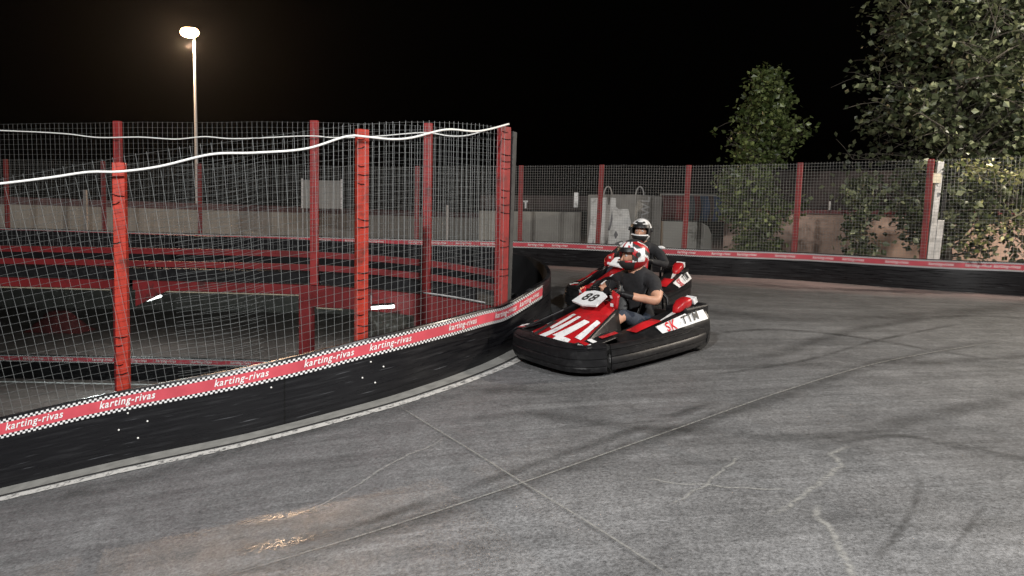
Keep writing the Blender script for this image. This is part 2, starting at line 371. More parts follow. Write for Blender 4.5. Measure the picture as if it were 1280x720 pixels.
FB = Path(far_pts, 1)
assert NB.at(2)[2].y < 0
if FB.at(8)[2].y > 0: FB.side = -FB.side
sC = NB.s_of_point(near_pts[-1])

# track sheet with the underpass opening cut out
poly = [(q.x, q.y) for q in NB.p[::3]]
def inside(x, y):
    c = False; j = len(poly)-1
    for i in range(len(poly)):
        xi, yi = poly[i]; xj, yj = poly[j]
        if (yi > y) != (yj > y) and x < (xj-xi)*(y-yi)/(yj-yi)+xi: c = not c
        j = i
    return c
def track_sheet():
    xs = np.unique(np.r_[np.arange(-22, -10, 1.), np.arange(-10, 14, .16), np.arange(14, 27, 1.), 60, 200.])
    xs = np.unique(np.r_[-200, -60, xs]); ys = np.unique(np.r_[-60, -20, np.arange(-9, 13, .16), np.arange(13, 32.1, .5), 60, 200])
    X, Y = np.meshgrid(xs, ys); Z = GZ(X, Y)
    nx = len(xs); vs = np.stack([X.ravel(), Y.ravel(), Z.ravel()], 1).tolist(); fs = []
    for j in range(len(ys)-1):
        for i in range(nx-1):
            a, b = (xs[i]+xs[i+1])/2, (ys[j]+ys[j+1])/2
            if a < 1.5 and 4.5 < b < 14 and inside(a, b): continue
            fs.append((j*nx+i, j*nx+i+1, (j+1)*nx+i+1, (j+1)*nx+i))
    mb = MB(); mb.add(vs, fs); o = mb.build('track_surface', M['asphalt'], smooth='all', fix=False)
    return tag(o, kind='structure')
track_sheet()
LZ = -2.2
mb = MB(); mb.grid(lambda u, v: Vector((-34+44*u, 5.2+32*v, LZ+.0)), 30, 30); tag(mb.build('lower_track', M['low_asphalt'], fix=False), kind='structure')
mb = MB(); mb.grid(lambda u, v: Vector((-300+600*u, -300+600*v, LZ-.15)), 4, 4); tag(mb.build('ground', M['dirt'], fix=False), kind='structure')
# retaining wall of the pit, under the inner barrier
mb = MB(); S = np.arange(0, sC+1.5, .25)
secs = []
for t in S:
    p, T, nn = NB.at(float(t)); a = p-nn*.06; b = p-nn*.3
    secs.append([Vector((a.x, a.y, LZ-.1)), Vector((a.x, a.y, p.z-.45)), Vector((b.x, b.y, p.z-.45)), Vector((b.x, b.y, LZ-.1))])
mb.loft(secs); tag(mb.build('retaining_wall', M['concrete']), kind='structure')
# tunnel back wall far inside
mb = MB(); mb.box((-12, 33, -.9), (44, .3, 2.9)); tag(mb.build('tunnel_wall', M['concrete']), kind='structure')

# ------------------------------------------------------------------ marks on the ground
def ground_strip(name, pts, wd, material, lift=.004, step=.1, kind='structure', smooth=True, wob=0):
    pts = [Vector((p.x, p.y, 0)) for p in pts]
    q = smooth_path(pts, step) if smooth and len(pts) > 2 else smooth_path(pts, step)
    N = len(q); mb = MB(); vs = []; uv = []
    for i, p in enumerate(q):
        T = (q[min(i+1, N-1)]-q[max(i-1, 0)]).normalized(); nn = Vector((-T.y, T.x, 0))
        o = nn*(wob*noise.noise(p*7)+wob*.5*noise.noise(p*23)) if wob else Vector()
        for k in (-1, 0, 1):
            c = p+o+nn*(k*wd/2); vs.append((c.x, c.y, gz(c.x, c.y)+lift)); uv.append((i/(N-1), .5+k*.5))
    fs = [(i*3+k, i*3+k+1, (i+1)*3+k+1, (i+1)*3+k) for i in range(N-1) for k in range(2)]
    mb.add(vs, fs, 0, uv); return tag(mb.build(name, material, fix=False), kind=kind)
def offset_strip(name, path, s0, s1, o0, o1, material, lift):
    mb = MB(); vs = []; uv = []; S = np.arange(s0, s1, .12)
    for i, t in enumerate(S):
        p, T, nn = path.at(float(t))
        for k, o in enumerate((o0, (o0+o1)/2, o1)):
            c = p+nn*o; vs.append((c.x, c.y, gz(c.x, c.y)+lift)); uv.append((t, k/2))
    fs = [(i*3+k, i*3+k+1, (i+1)*3+k+1, (i+1)*3+k) for i in range(len(S)-1) for k in range(2)]
    mb.add(vs, fs, 0, uv); return tag(mb.build(name, material, fix=False), kind='structure')
M['gutter'] = mat('gutter_concrete', (.21, .21, .20), .8, var=.2, vscale=10, bump=.3)
M['gap'] = mat('joint_gap', (.02, .02, .02), .9)
M['wornwhite'] = strip_mat('worn_white_line', (.55, .55, .53), .12, 16, (.36, .50))
M['wornwhite'].node_tree.nodes['Principled BSDF'].inputs['Alpha'].default_value = 1
def no_endfade(m):   # long painted line: uv.x is metres, so drop the end fade
    nt = m.node_tree; b = nt.nodes['Principled BSDF']
    k3 = b.inputs['Alpha'].links[0].from_node; src = k3.inputs[0].links[0].from_socket; nt.links.new(src, b.inputs['Alpha'])
no_endfade(M['wornwhite'])
M['crack'] = strip_mat('crack_filler', (.42, .42, .40), .5, 30, (.36, .56), strength=.5)
M['joint'] = strip_mat('joint_line', (.30, .30, .285), .4, 25, (.3, .55), strength=.7)
M['rubbermark'] = strip_mat('rubber_mark', (.05, .05, .05), .5, 6, (.3, .7), strength=.5)
M['rubbersoft'] = strip_mat('rubber_haze', (.045, .045, .045), .5, 2.2, (.35, .8), strength=.8)
M['darkedge'] = strip_mat('joint_dark', (.05, .05, .05), .5, 8, (.35, .65), strength=.35)  # thin dark line beside the pale joint
s0 = 0
offset_strip('gutter_strip', NB, 0, sC+.5, .0, .17, M['gutter'], .004)
offset_strip('joint_gap', NB, 0, sC+.5, .172, .195, M['gap'], .006)
offset_strip('edge_line', NB, 0, sC+.3, .22, .33, M['wornwhite'], .008)
M['dustwhite'] = strip_mat('barrier_foot_dust', (.5, .47, .44), .4, 9, (.5, .6), strength=.9); no_endfade(M['dustwhite'])
offset_strip('dust_line', FB, FB.s_of_px(1600), FB.s_of_px(640), .02, .16, M['dustwhite'], .006)
def gp(*pxs): return [ground_hit(*q) for q in pxs]
ground_strip('joint_line', gp((497, 507), (575, 555), (655, 605), (745, 660), (860, 735)), .022, M['joint'], .006)
ground_strip('joint_line', gp((497, 508), (575, 557), (655, 608), (745, 664), (860, 741)), .03, M['darkedge'], .004)
ground_strip('tar_band', gp((1250, 424), (1110, 452), (985, 492), (840, 541), (655, 606), (480, 664), (230, 735)), .34, M['rubbersoft'], .005)
ground_strip('joint_line', gp((1262, 426), (1110, 452), (985, 488), (840, 539), (655, 604), (470, 665), (230, 738)), .03, M['joint'], .009)
for pts, wd in (([(1064, 558), (1040, 568), (1049, 583), (1008, 620), (985, 636), (960, 646)], .05),
                ([(1018, 631), (1024, 648), (1040, 665), (1052, 692), (1075, 735)], .05),
                ([(925, 571), (905, 588), (868, 615), (838, 632)], .03),
                ([(800, 600), (880, 608), (985, 613)], .025), ([(560, 548), (490, 580), (440, 612), (385, 640)], .03)):
    ground_strip('filled_crack', gp(*pts), wd*1.3, M['crack'], .007, step=.04, wob=.03)
ground_strip('skid_mark', gp((1150, 598), (1145, 625), (1128, 660), (1090, 706)), .07, M['rubbermark'], .006)
ground_strip('skid_mark', gp((1228, 636), (1212, 660), (1188, 692)), .05, M['rubbermark'], .006)
for pts, wd in (([(640, 512), (760, 530), (900, 541), (1040, 545), (1160, 520), (1320, 486)], .35),
                ([(905, 452), (980, 440), (1080, 410), (1200, 395), (1320, 400)], .4),
                ([(870, 420), (960, 412), (1060, 420), (1180, 440), (1320, 462)], .18),
                ([(700, 355), (860, 385), (1000, 398), (1180, 392), (1350, 372)], .9),
                ([(880, 470), (1000, 452), (1100, 425), (1200, 405)], .12),
                ([(900, 460), (1060, 455), (1200, 452), (1330, 440)], .5),
                ([(1180, 552), (1240, 565), (1330, 580)], .08),
                ([(0, 640), (200, 590), (420, 530), (600, 490), (760, 490)], .5),
                ([(1010, 560), (1120, 545), (1200, 560), (1330, 585)], .14),
                ([(330, 690), (500, 640), (700, 570), (900, 500)], .2)):
    ground_strip('rubber_band', gp(*pts), wd, M['rubbersoft'], .003)

M['glint'] = strip_mat('glint_gloss', (.12, .12, .12), .5, 34, (.47, .66), rough=.24, strength=.7)  # smoother strips added where the street lamp should glint on the track
for pts, wd in (([(290, 656), (350, 647), (420, 634)], .17), ([(290, 692), (350, 682), (430, 664)], .22)):
    ground_strip('glint_patch', gp(*pts), wd, M['glint'], .010)
# ------------------------------------------------------------------ lettering
_txt = {}
def lift_apart(mb, n):
    # the four overlaid copies that make the letters bold are set half a millimetre apart
    a, b, c = [Vector(mb.v[i]) for i in (0, n//3, 2*n//3)]; nn = (b-a).cross(c-a)
    if nn.length < 1e-9: return
    nn.normalize()
    for i in range(len(mb.v)): mb.v[i] = tuple(Vector(mb.v[i])+nn*(.0006*(i//n)))

def text_tris(s, shear=.25, off=.004):
    k = (s, shear, off)
    if k in _txt: return _txt[k]
    cu = bpy.data.curves.new('t', 'FONT'); cu.body = s; cu.size = 1; cu.shear = shear; cu.offset = off; cu.align_x = 'CENTER'; cu.align_y = 'CENTER'; cu.resolution_u = 3
    cu.space_character = 1.14
    o = bpy.data.objects.new('t', cu); COL.objects.link(o); bpy.context.view_layer.update()
    me = bpy.data.meshes.new_from_object(o.evaluated_get(bpy.context.evaluated_depsgraph_get()))
    vs = [v.co.copy() for v in me.vertices]; fs = [tuple(p.vertices) for p in me.polygons]
    COL.objects.unlink(o); bpy.data.objects.remove(o); bpy.data.meshes.remove(me)
    x = [v.x for v in vs]; wd = max(x)-min(x); mx = (max(x)+min(x))/2; y = [v.y for v in vs]; my = (max(y)+min(y))/2
    vs = [(v.x-mx, v.y-my) for v in vs]
    _txt[k] = (vs, fs, wd); return _txt[k]
def lettering(name, text, fn, length, height_scale=1.0, parent=None, material=None, thick=0, **kw):
    vs, fs, wd = text_tris(text, **kw); k = length/wd
    mb = MB()
    for dx, dy in ((0, 0), (.022, 0), (.0, .018), (.022, .018)):
        mb.add([fn((a+dx)*k, (b+dy)*k*height_scale) for a, b in vs], fs)
    lift_apart(mb, len(vs)); return mb.build(name, material or M['letter'], parent, fix=False)

# ------------------------------------------------------------------ barriers
def barrier(path, s0, s1, label, cat='barrier', H=.6, T=.07, banner=None, words=(), skirt=.15, bolts=(), seams=2.4, bn=.16, group=None, wlen=.45, zfun=None):
    p0 = path.pos((s0+s1)/2); root = empty('track_barrier', p0, label, cat, group); inv = Matrix.Translation(-p0)
    S = list(np.arange(s0, s1, .1))+[s1]
    mb = MB(); prof = [(0, -skirt), (0, .04), (.006, H*.3), (.0, H*.62), (-.002, H-.02), (-.012, H), (-T+.012, H), (-T, H-.02), (-T, -skirt)]
    cols = []; uvs = []
    for t in S:
        p, Tn, nn = path.at(t); wv = .007*noise.noise(Vector((t*1.3, 0, 3)))
        for k, (o, z) in enumerate(prof):
            e = wv*(1 if k < 5 else 0)+.005*noise.noise(Vector((t*2.1, z*5, 7)))*(1 if k < 4 else 0)
            cols.append(p+nn*(o+e)+Vector((0, 0, z))); uvs.append((t, z))
    m_ = len(prof); fs = [(i*m_+k, i*m_+k+1, (i+1)*m_+k+1, (i+1)*m_+k) for i in range(len(S)-1) for k in range(m_-1)]
    mb.add(cols, fs, 0, uvs)
    mb.m = [1 if (i % (m_-1)) >= 6 else 0 for i in range(len(fs))]
    mb.add(cols[:m_], [tuple(range(m_))]); mb.add(cols[-m_:], [tuple(range(m_))])
    mb.build('panel', [M['panel'], M['panelback']], root, smooth=True, M=inv)
    if banner:
        b0, b1 = banner; mb = MB(); vs = []; uv = []
        SS = list(np.arange(b0, b1, .05))+[b1]
        for t in SS:
            p, Tn, nn = path.at(t); wv = .007*noise.noise(Vector((t*1.3, 0, 3)))
            jig = .005*noise.noise(Vector((t*1.7, 0, 9)))
            for k in range(5):
                v = k/4; vs.append(p+nn*(.012+wv+.003*noise.noise(Vector((t*5, v*3, 0))))+Vector((0, 0, H-.015-bn+jig+v*bn))); uv.append((t, v*.16))
        fs = [(i*5+k, i*5+k+1, (i+1)*5+k+1, (i+1)*5+k) for i in range(len(SS)-1) for k in range(4)]
        mb.add(vs, fs, 0, uv); mb.build('banner', M['banner'], root, M=inv, fix=False, smooth='all')
        for sc in words:
            def fn(a, b, sc=sc):
                t = sc+a*(1 if dirsign > 0 else -1); p, Tn, nn = path.at(t); wv = .007*noise.noise(Vector((t*1.3, 0, 3)))
                return inv @ (p+nn*(.018+wv)+Vector((0, 0, H-.015-bn/2+b)))
            pa, Ta, na = path.at(sc); dirsign = 1 if Ta.cross(Vector((0, 0, 1))).dot(na) > 0 else -1
            lettering('lettering', 'karting-rivas', fn, wlen, 1.12, root)
    for bs, bz in bolts:
        p, Tn, nn = path.at(bs); mb = MB(); mb.ell(inv @ (p+nn*.012+Vector((0, 0, bz))), (.0085, .0085, .0085), 8, 6); mb.build('bolt', M['cable'], root, smooth='all')
    return root
sx = lambda x, h=.5: NB.s_of_px(x, h, 0, sC+1.2)
bolt_px = [(148, 537), (182, 526), (170, 547), (160, 516), (338, 484+0), (454, 472), (470, 478), (477, 458), (461, 452)]
def bolt_at(x, y):
    s = sx(x, .3); p = NB.pos(s); d = ray(x, y); return s, HC+d.z/d.y*p.y-p.z
bolts = [bolt_at(x, y) for x, y in bolt_px]
bolts = [b for b in bolts if .05 < b[1] < .42]
s_end = NB.s_of_point(P(676, 330, 9.15))
barrier(NB, 0, NB.L, 'low black plastic barrier curving round the hairpin in front of the near mesh fence', banner=(0, s_end),
        words=[sx(x) for x in (-60, 47, 159, 305, 413, 489, 576, 630)]+[NB.s_of_px(662, .5, sC, s_end+.1)], bolts=bolts)
# second short banner end plate round the apex
fx = lambda x: FB.s_of_px(x, .5)
fw = [fx(x) for x in (1360, 1300, 1258, 1222, 1175, 1121, 1066, 1028, 981, 934, 901, 859, 743, 700, 669, 610, 580, 548, 520, 470, 440, 405, 372, 300, 265, 215, 180, 140, 95, 60, 25)]
sF0, sF1 = fx(1620), FB.L
barrier(FB, sF0, sF1, 'long straight black barrier with red banner running behind the karts and below the tree', banner=(sF0, sF1), words=fw, skirt=.3, wlen=.42)
low = [Vector((P(x, 478, 18).x, 18.0+dy, LZ)) for x, dy in ((-200, 0), (0, 0), (200, 0), (400, -.1), (600, -.2))]
LB = Path(low, -1)
barrier(LB, 0, LB.L, 'barrier with dark red banner down on the lower track, seen through the near mesh', banner=(0, LB.L), words=[LB.s_of_px(x) for x in (-8, 42, 79, 128, 172, 207, 253, 301, 345)], skirt=.02, wlen=.5)
offset_strip_lo = MB(); offset_strip_lo.box((LB.pos(LB.L/2).x, 17.6, LZ+.006), (14, .1, .006)); tag(offset_strip_lo.build('lower_edge_line', M['letter']), kind='structure')

# ------------------------------------------------------------------ fences
def net(fn, L, H, cell, r, amp=.01, seed=0, lean=None, spikes=.04, hstep=.25, z0=0, verts=True):
    """welded wire mesh: fn(s, h) -> point. vertical and horizontal wires as thin tubes"""
    mb = MB(); g = lambda s, h: fn(s+.006*noise.noise(Vector((s*1.1, h*2.5, seed))), h+amp*noise.noise(Vector((s*1.2, h*.9, seed+5)))+.002*noise.noise(Vector((s*7, h*5, seed+9))))
    hs = np.arange(0, H+1e-6, cell); S = np.arange(0, L, cell)
    for h in hs: mb.tube([g(float(s), float(h)) for s in np.arange(0, L+hstep*.5, hstep)], r, 3, cap=False)
    for s in (S if verts else []):
        k = lean(float(s)) if lean else 0
        lim = [h for h in np.arange(0, H+spikes+.3, .5) if h < H+spikes-.05]+[H+spikes*(.7+.6*rnd.random())]
        q = [g(min(max(float(s)-k*h, 0), L), float(h)) for h in lim]
        if len(q) > 1: mb.tube(q, r, 3, cap=False)
    return mb
def post_mesh(base, top, w, d, yaw=0, mi=0):
    mb = MB(); mb.beam(base, top, w, d, mi, up=(math.sin(yaw), math.cos(yaw), 0)); return mb
# near fence (behind the inner barrier)
fence = empty('mesh_fence', NB.pos(sx(300)), 'near wire mesh fence on thick orange-red posts behind the curved barrier', 'fence'); finv = Matrix.Translation(-fence.location)
NO = -.13
def nf(s, h):
    p, T, nn = NB.at(s); return p+nn*(NO+.075+.02*noise.noise(Vector((s*.8, h*.8, 1))))+Vector((0, 0, .5+h))
s_l = 0.0; Lf = sC+.02
sp_ = lambda s: (NB.pos(min(s+.5, NB.L)).z-NB.pos(max(s-.5, 0)).z)
mbn = net(nf, Lf, 2.09, .072, .0017, spikes=.012, lean=lambda s: max(0, sp_(s))*.85*max(0, min(1, (sx(430)-s)/1.6)))
mbn.build('wire_mesh', M['wire'], fence, M=finv, fix=False)
# overlapping second width of mesh where two rolls meet
sa, sb = sx(222), sx(335)
def nf2(s, h):
    p, T, nn = NB.at(sa+s); return p+nn*(NO+.10+.035*math.sin(h*2)+.02*noise.noise(Vector((s*2, h*1.8, 4))))+Vector((0, 0, .52+h+.06*s*math.sin(h*1.5)))
net(nf2, sb-sa, 1.95, .040, .0014, amp=.09, seed=3, hstep=.06, verts=False).build('wire_mesh', M['wire'], fence, M=finv, fix=False)
post_spec = [(-260, 2.56, .1), (151, 2.56, .1), (457, 2.55, .115), (637, 2.60, .185)]
for x, hgt, wd in post_spec:
    s = sx(x) if x < 600 else NB.s_of_px(x, .6, 0, sC+.1); p, T, nn = NB.at(s); b = p+nn*NO
    yaw = math.atan2(nn.x, nn.y)
    mb = MB(); mb.beam(b+Vector((0, 0, -.2)), b+Vector((0, 0, hgt)), wd, .07, up=nn)
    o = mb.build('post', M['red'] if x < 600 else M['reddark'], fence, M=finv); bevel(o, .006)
    if x > 0:   # dark zip ties holding the mesh
        k = 0
        for z in np.arange(.65, hgt-.05, .082):
            k += 1
            if rnd.random() < .35: continue
            tb = MB(); a = b+nn*.040+T*(-wd/2)+Vector((0, 0, z+rnd.uniform(-.01, .01))); c = b+nn*.040+T*(wd/2-(.0 if rnd.random() < .6 else wd*.4))+Vector((0, 0, z+rnd.uniform(-.02, .02)))
            tb.tube([a, (a+c)/2+nn*.006+Vector((0, 0, -.006)), c], .0035, 4)
            tb.build('tie', M['black'], fence, M=finv, fix=False)
# back fence on the bridge edge
back_px = [(-200, 343, 10.1), (0, 346, 9.9), (180, 350, 9.6), (393, 356, 9.3), (533, 368, 9.0), (622, 383, 8.75)]
back_pts = [P(*q) for q in back_px]
BL = Path(back_pts, -1)
if BL.at(3)[2].y > 0: BL.side *= -1
bf = empty('mesh_fence', BL.pos(BL.L*.5), 'second wire mesh fence with slim red posts and two red rails along the bridge edge', 'fence'); binv = Matrix.Translation(-bf.location)
def bfn(s, h):
    p, T, nn = BL.at(s); return p+nn*(.06+.02*noise.noise(Vector((s*.8, h*.8, 1))))+Vector((0, 0, .42+h))
net(bfn, BL.L, 1.585, .066, .0015, seed=20, spikes=.004).build('wire_mesh', M['wire'], bf, M=binv, fix=False)
bx = lambda x: BL.s_of_px(x, .3)
for x, top in ((-130, 2.0), (151, 2.03), (395, 2.03), (533, 2.05)):
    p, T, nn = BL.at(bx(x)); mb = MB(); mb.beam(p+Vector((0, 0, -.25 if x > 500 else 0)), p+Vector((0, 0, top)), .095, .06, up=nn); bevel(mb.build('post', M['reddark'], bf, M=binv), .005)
for z in (.375, .21):
    q = [BL.at(t)[0]+BL.at(t)[2]*-.05+Vector((0, 0, z)) for t in list(np.arange(0, BL.L-.2, .4))+[BL.L]]
    mb = MB()
    for a, b in zip(q, q[1:]): mb.beam(a, b, .03, .075)
    mb.build('rail', M['redbeam'], bf, M=binv)
# black board behind the rails
mb = MB(); secs = []
for t in np.arange(0, BL.L+.01, .4):
    p, T, nn = BL.at(float(t)); a = p-nn*.09; b = p-nn*.12
    secs.append([a+Vector((0, 0, .0)), a+Vector((0, 0, .15)), b+Vector((0, 0, .15)), b])
mb.loft(secs); mb.build('kickboard', M['black'], bf, M=binv)
# white line along the right end of the deck edge
mb = MB(); q = [BL.at(t)[0]+BL.at(t)[2]*.03+Vector((0, 0, .02)) for t in np.arange(bx(530), BL.L-.02, .2)]
mb.tube(q, .011, 6); mb.build('edge_pipe', M['steel'], bf, M=binv, fix=False)
# galvanised return board beside the corner post
mb = MB(); a = P(634, 380, 8.72); a.z = .55; mb.beam(a, a+Vector((.035, .04, 2.28)), .04, .09, up=(.5, 1, 0)); mb.build('corner_strip', mat('corner_grey', (.05, .05, .05), .7, var=.3), fence, M=finv)
mb = MB(); 
# deck slab between the bridge edge and the rear branch of the barrier
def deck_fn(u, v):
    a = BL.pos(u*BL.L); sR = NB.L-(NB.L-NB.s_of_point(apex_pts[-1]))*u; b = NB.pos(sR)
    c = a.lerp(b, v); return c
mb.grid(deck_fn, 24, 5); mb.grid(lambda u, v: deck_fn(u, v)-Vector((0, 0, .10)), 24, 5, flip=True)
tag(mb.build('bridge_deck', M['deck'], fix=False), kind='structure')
# steel portal under the bridge edge
def edge_beam(x0, x1, dz0, dz1, name, label, mt, off=.05, th=.08):
    s0, s1 = bx(x0), bx(x1); mb = MB(); S = list(np.arange(s0, s1, .3))+[s1]; secs = []
    for t in S:
        p, T, nn = BL.at(float(t)); a = p+nn*(off-.005*0); b = p+nn*(off-th)
        secs.append([a+Vector((0, 0, dz1)), a+Vector((0, 0, dz0)), b+Vector((0, 0, dz0)), b+Vector((0, 0, dz1))])
    mb.loft(secs); o = mb.build(name, mt); return tag(o, label, 'steel beam')
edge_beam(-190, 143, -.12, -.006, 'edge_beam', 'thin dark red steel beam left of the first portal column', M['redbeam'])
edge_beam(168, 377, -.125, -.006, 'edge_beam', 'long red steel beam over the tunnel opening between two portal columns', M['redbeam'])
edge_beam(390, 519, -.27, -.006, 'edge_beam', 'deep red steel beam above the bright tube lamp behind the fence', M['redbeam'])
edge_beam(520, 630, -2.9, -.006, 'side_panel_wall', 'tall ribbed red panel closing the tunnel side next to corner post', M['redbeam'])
s0_, s1_ = bx(520), bx(628)
o = bpy.data.objects[-1]
for x0, x1, dz, lab in ((-190, 141, -.135, 'pale trim strip under the thin dark red beam'), (176, 377, -.14, 'pale trim strip under the long red beam over the tunnel'), (400, 432, -.285, 'short pale trim strip under the deep red beam')):
    q = [BL.at(t)[0]+BL.at(t)[2]*.05+Vector((0, 0, dz)) for t in np.linspace(bx(x0), bx(x1), 12)]
    mb = MB(); mb.tube(q, .008, 5); tag(mb.build('trim_strip', M['gold']), lab, 'trim')
for x, y, wd, lab in ((384, 372, .16, 'dark red portal column under the beam joint behind the second orange post'), (150, 372, .15, 'dark red portal column standing right behind the first orange post')):
    p, T, nn = BL.at(bx(x)); c = empty('portal_column', Vector((p.x, p.y, LZ)), lab, 'column', 'portal columns under the bridge edge')
    mb = MB(); mb.box((0, 0, (p.z-LZ)/2), (wd, .12, p.z-LZ-.01), Matrix.Rotation(math.atan2(T.y, T.x), 3, 'Z')); bevel(mb.build('shaft', M['redbeam'], c), .006)
    mb = MB(); mb.box((0, 0, .012), (.3, .3, .024)); mb.build('base_plate', M['redbeam'], c)
# vertical ribs on the red side panel
pr, T, nn = BL.at(bx(560))
# small gusset near the first column
p, T, nn = BL.at(bx(172)); mb = MB(); a = p+nn*.06
mb.add([a+Vector((0, 0, -.02)), a+T*.45+Vector((0, 0, -.12)), a+Vector((0, 0, -.34)), a-nn*.04+Vector((0, 0, -.02)), a+T*.45-nn*.04+Vector((0, 0, -.12)), a-nn*.04+Vector((0, 0, -.34))], [(0, 1, 2), (3, 5, 4), (0, 3, 4, 1), (1, 4, 5, 2), (2, 5, 3, 0)])
tag(mb.build('gusset_plate', M['redbeam']), 'small triangular red gusset between column and long beam', 'bracket')
# white cables draped on the fences
def cable(pts, r, label):
    mb = MB(); mb.tube(smooth_path([Vector(p) for p in pts], .1), r, 8); tag(mb.build('cable', M['cable'], smooth='all', fix=False), label, 'cable')
def on_path(path, x, y, off, lo=0, hi=None):
    s = path.s_of_px(x, 2.0, lo, hi); p, T, nn = path.at(s); q = p+nn*off; d = ray(x, y); return Vector((q.x, q.y, HC+d.z/d.y*q.y))
cable([on_path(NB, x, y, -.02, 0, sC+.05) for x, y in ((-200, 250), (-90, 238), (0, 230), (60, 222), (110, 215), (150, 214.5), (200, 208), (265, 193), (320, 191), (385, 186), (435, 170.5), (457, 171), (490, 174), (515, 172), (560, 162), (600, 164), (636, 155))], .0105, 'thick white cable draped along the top of the near mesh fence')
cable([on_path(BL, x, y, .10) for x, y in ((-150, 158), (0, 163), (85, 167), (130, 172), (180, 171.5), (225, 174), (262, 171), (300, 173.5), (385, 170), (420, 172), (470, 171), (533, 166), (565, 170), (590, 169), (618, 160))], .0075, 'thin white cable draped along the top of the bridge edge fence')
# far fence
ff = empty('mesh_fence', FB.pos(FB.L*.5), 'far wire mesh fence on slim red posts behind the long straight barrier', 'fence'); ffi = Matrix.Translation(-ff.location)
def ffn(s, h):
    p, T, nn = FB.at(sF0+s); return p-nn*.10+Vector((0, 0, .5+h))
net(ffn, sF1-sF0, 2.0, .062, .0021, amp=.008, seed=40, hstep=.5, spikes=.01).build('wire_mesh', M['wirefar'], ff, M=ffi, fix=False)
for x in (1570, 1345, 1149, 988, 851, 743, 648, 518, 388, 247, 127, 5, -120):
    p, T, nn = FB.at(fx(x)); b = p-nn*.15; mb = MB(); tilt = .06 if 700 < x else .0
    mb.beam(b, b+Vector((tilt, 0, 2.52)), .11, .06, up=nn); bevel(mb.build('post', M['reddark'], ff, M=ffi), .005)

# ------------------------------------------------------------------ tube lamps in the underpass
def tube_lamp(a, b, label, hang=None, strength=1):
    c = (a+b)/2; root = empty('tube_lamp', c, label, 'lamp', 'tube lamps in the underpass'); inv = Matrix.Translation(-c)
    mb = MB(); mb.tube([a, b], .017, 10); mb.build('tube', M['tubeglow'], root, smooth=True, M=inv, fix=False)
    mb = MB(); mb.beam(a+Vector((0, 0, .035)), b+Vector((0, 0, .035)), .03, .02); mb.build('housing', M['black'], root, M=inv)
    mb = MB(); mb.tube([a+Vector((0, 0, .05)), a+Vector((0, 0, hang or .3))], .008, 6); mb.build('bracket', M['steel'], root, M=inv, fix=False)
    l = bpy.data.lights.new('tube_light', 'POINT'); l.energy = 12*strength; l.shadow_soft_size = .1; l.color = (.9, 1, .97)
    lo = bpy.data.objects.new('tube_light', l); lo.location = c+Vector((0, -.12 if strength > 1 else .45, -.16)); COL.objects.link(lo)
tube_lamp(P(178, 377, 10.6), P(201, 370, 11.2), 'white tube lamp hanging on a rod behind the first orange post', .17)
tube_lamp(P(464, 385, 8.75), P(493, 383, 8.8), 'white tube lamp above crumpled sheeting beside the second orange post', .15)
for k, (x, y) in enumerate(((-10, 16), (-5.6, 16.5), (-11.5, 22), (-6, 23))):  # unseen fill lamps added to brighten the tunnel floor
    a = Vector((x, y, .60)); tube_lamp(a, a+Vector((.9, .1, 0)), ('added unseen tube lamp under the deck far inside the underpass, nearest the outer side', 'added unseen tube lamp under the deck inside the underpass, nearest the hairpin', 'added unseen tube lamp, deepest in the underpass toward the lamp post side', 'added unseen tube lamp, deepest in the underpass toward the hairpin')[k], .15, 12)
# crumpled sheet beneath it
mb = MB()
c0, c1, c2, c3 = P(462, 388, 10.55), P(527, 388, 10.75), P(520, 425, 10.75), P(462, 430, 10.55)
def crum(u, v):
    p = c0.lerp(c1, u).lerp(c3.lerp(c2, u), v); q = Vector((u*5, v*3, 2)); return p+Vector((0, .14*noise.noise(q)+.05*noise.noise(q*3), .05*noise.noise(q*2+Vector((9, 9, 9)))))
mb.grid(crum, 26, 12); o = mb.build('plastic_sheet', mat('plastic_sheet', (.30, .27, .24), .35, var=.3), smooth='all', fix=False); tag(o, 'crumpled pale plastic sheet lit by the tube lamp in the underpass', 'sheet')
m = o.modifiers.new('s', 'SOLIDIFY'); m.thickness = .004
# red mound (pile of covers) on the tunnel floor
mb = MB(); c = P(75, 405, 26)
mb.grid(lambda u, v: Vector((c.x-1.0+2.0*u, 26-.6+1.2*v, LZ+.01+.7*max(0, 1-((u-.5)*2)**2)*max(0, 1-((v-.5)*2)**2)*(1+.25*noise.noise(Vector((u*5, v*5, 0)))))), 22, 12)
tag(mb.build('covered_heap', mat('dark_red_tarp', (.16, .035, .035), .6, var=.2), smooth='all', fix=False), 'dark red covered heap at the back of the lower track', 'tarpaulin')

# ------------------------------------------------------------------ street lamp
lp = P(247, 290, 30); base = Vector((lp.x, 30, gz(lp.x, 30))); top = P(243, 52, 30)
sl = empty('street_lamp', base, 'tall lit street lamp on a pale pole standing beyond the fences', 'street lamp'); si = Matrix.Translation(-base)
mb = MB(); mb.tube([base, base.lerp(top, .5), top], [.075, .062, .045], 12); mb.build('pole', mat('pole_paint', (.55, .56, .57), .5), sl, smooth=True, M=si)
h = P(237, 41, 30)
mb = MB(); mb.tube([top+Vector((0, 0, -.05)), Vector((top.x, top.y, h.z)), Vector((h.x+.0, h.y-.1, h.z+.16))], .035, 8); mb.build('arm', M['steel'], sl, M=si)
mb = MB(); mb.ell(h+Vector((0, 0, .15)), (.30, .20, .08), 20, 8, keep=lambda a, e: e > -5); mb.build('housing', M['steel'], sl, smooth=True, M=si)
mb = MB(); mb.ell(h+Vector((0, 0, .02)), (.36, .24, .21), 24, 12); mb.build('lens', M['lampglow'], sl, smooth='all', M=si)
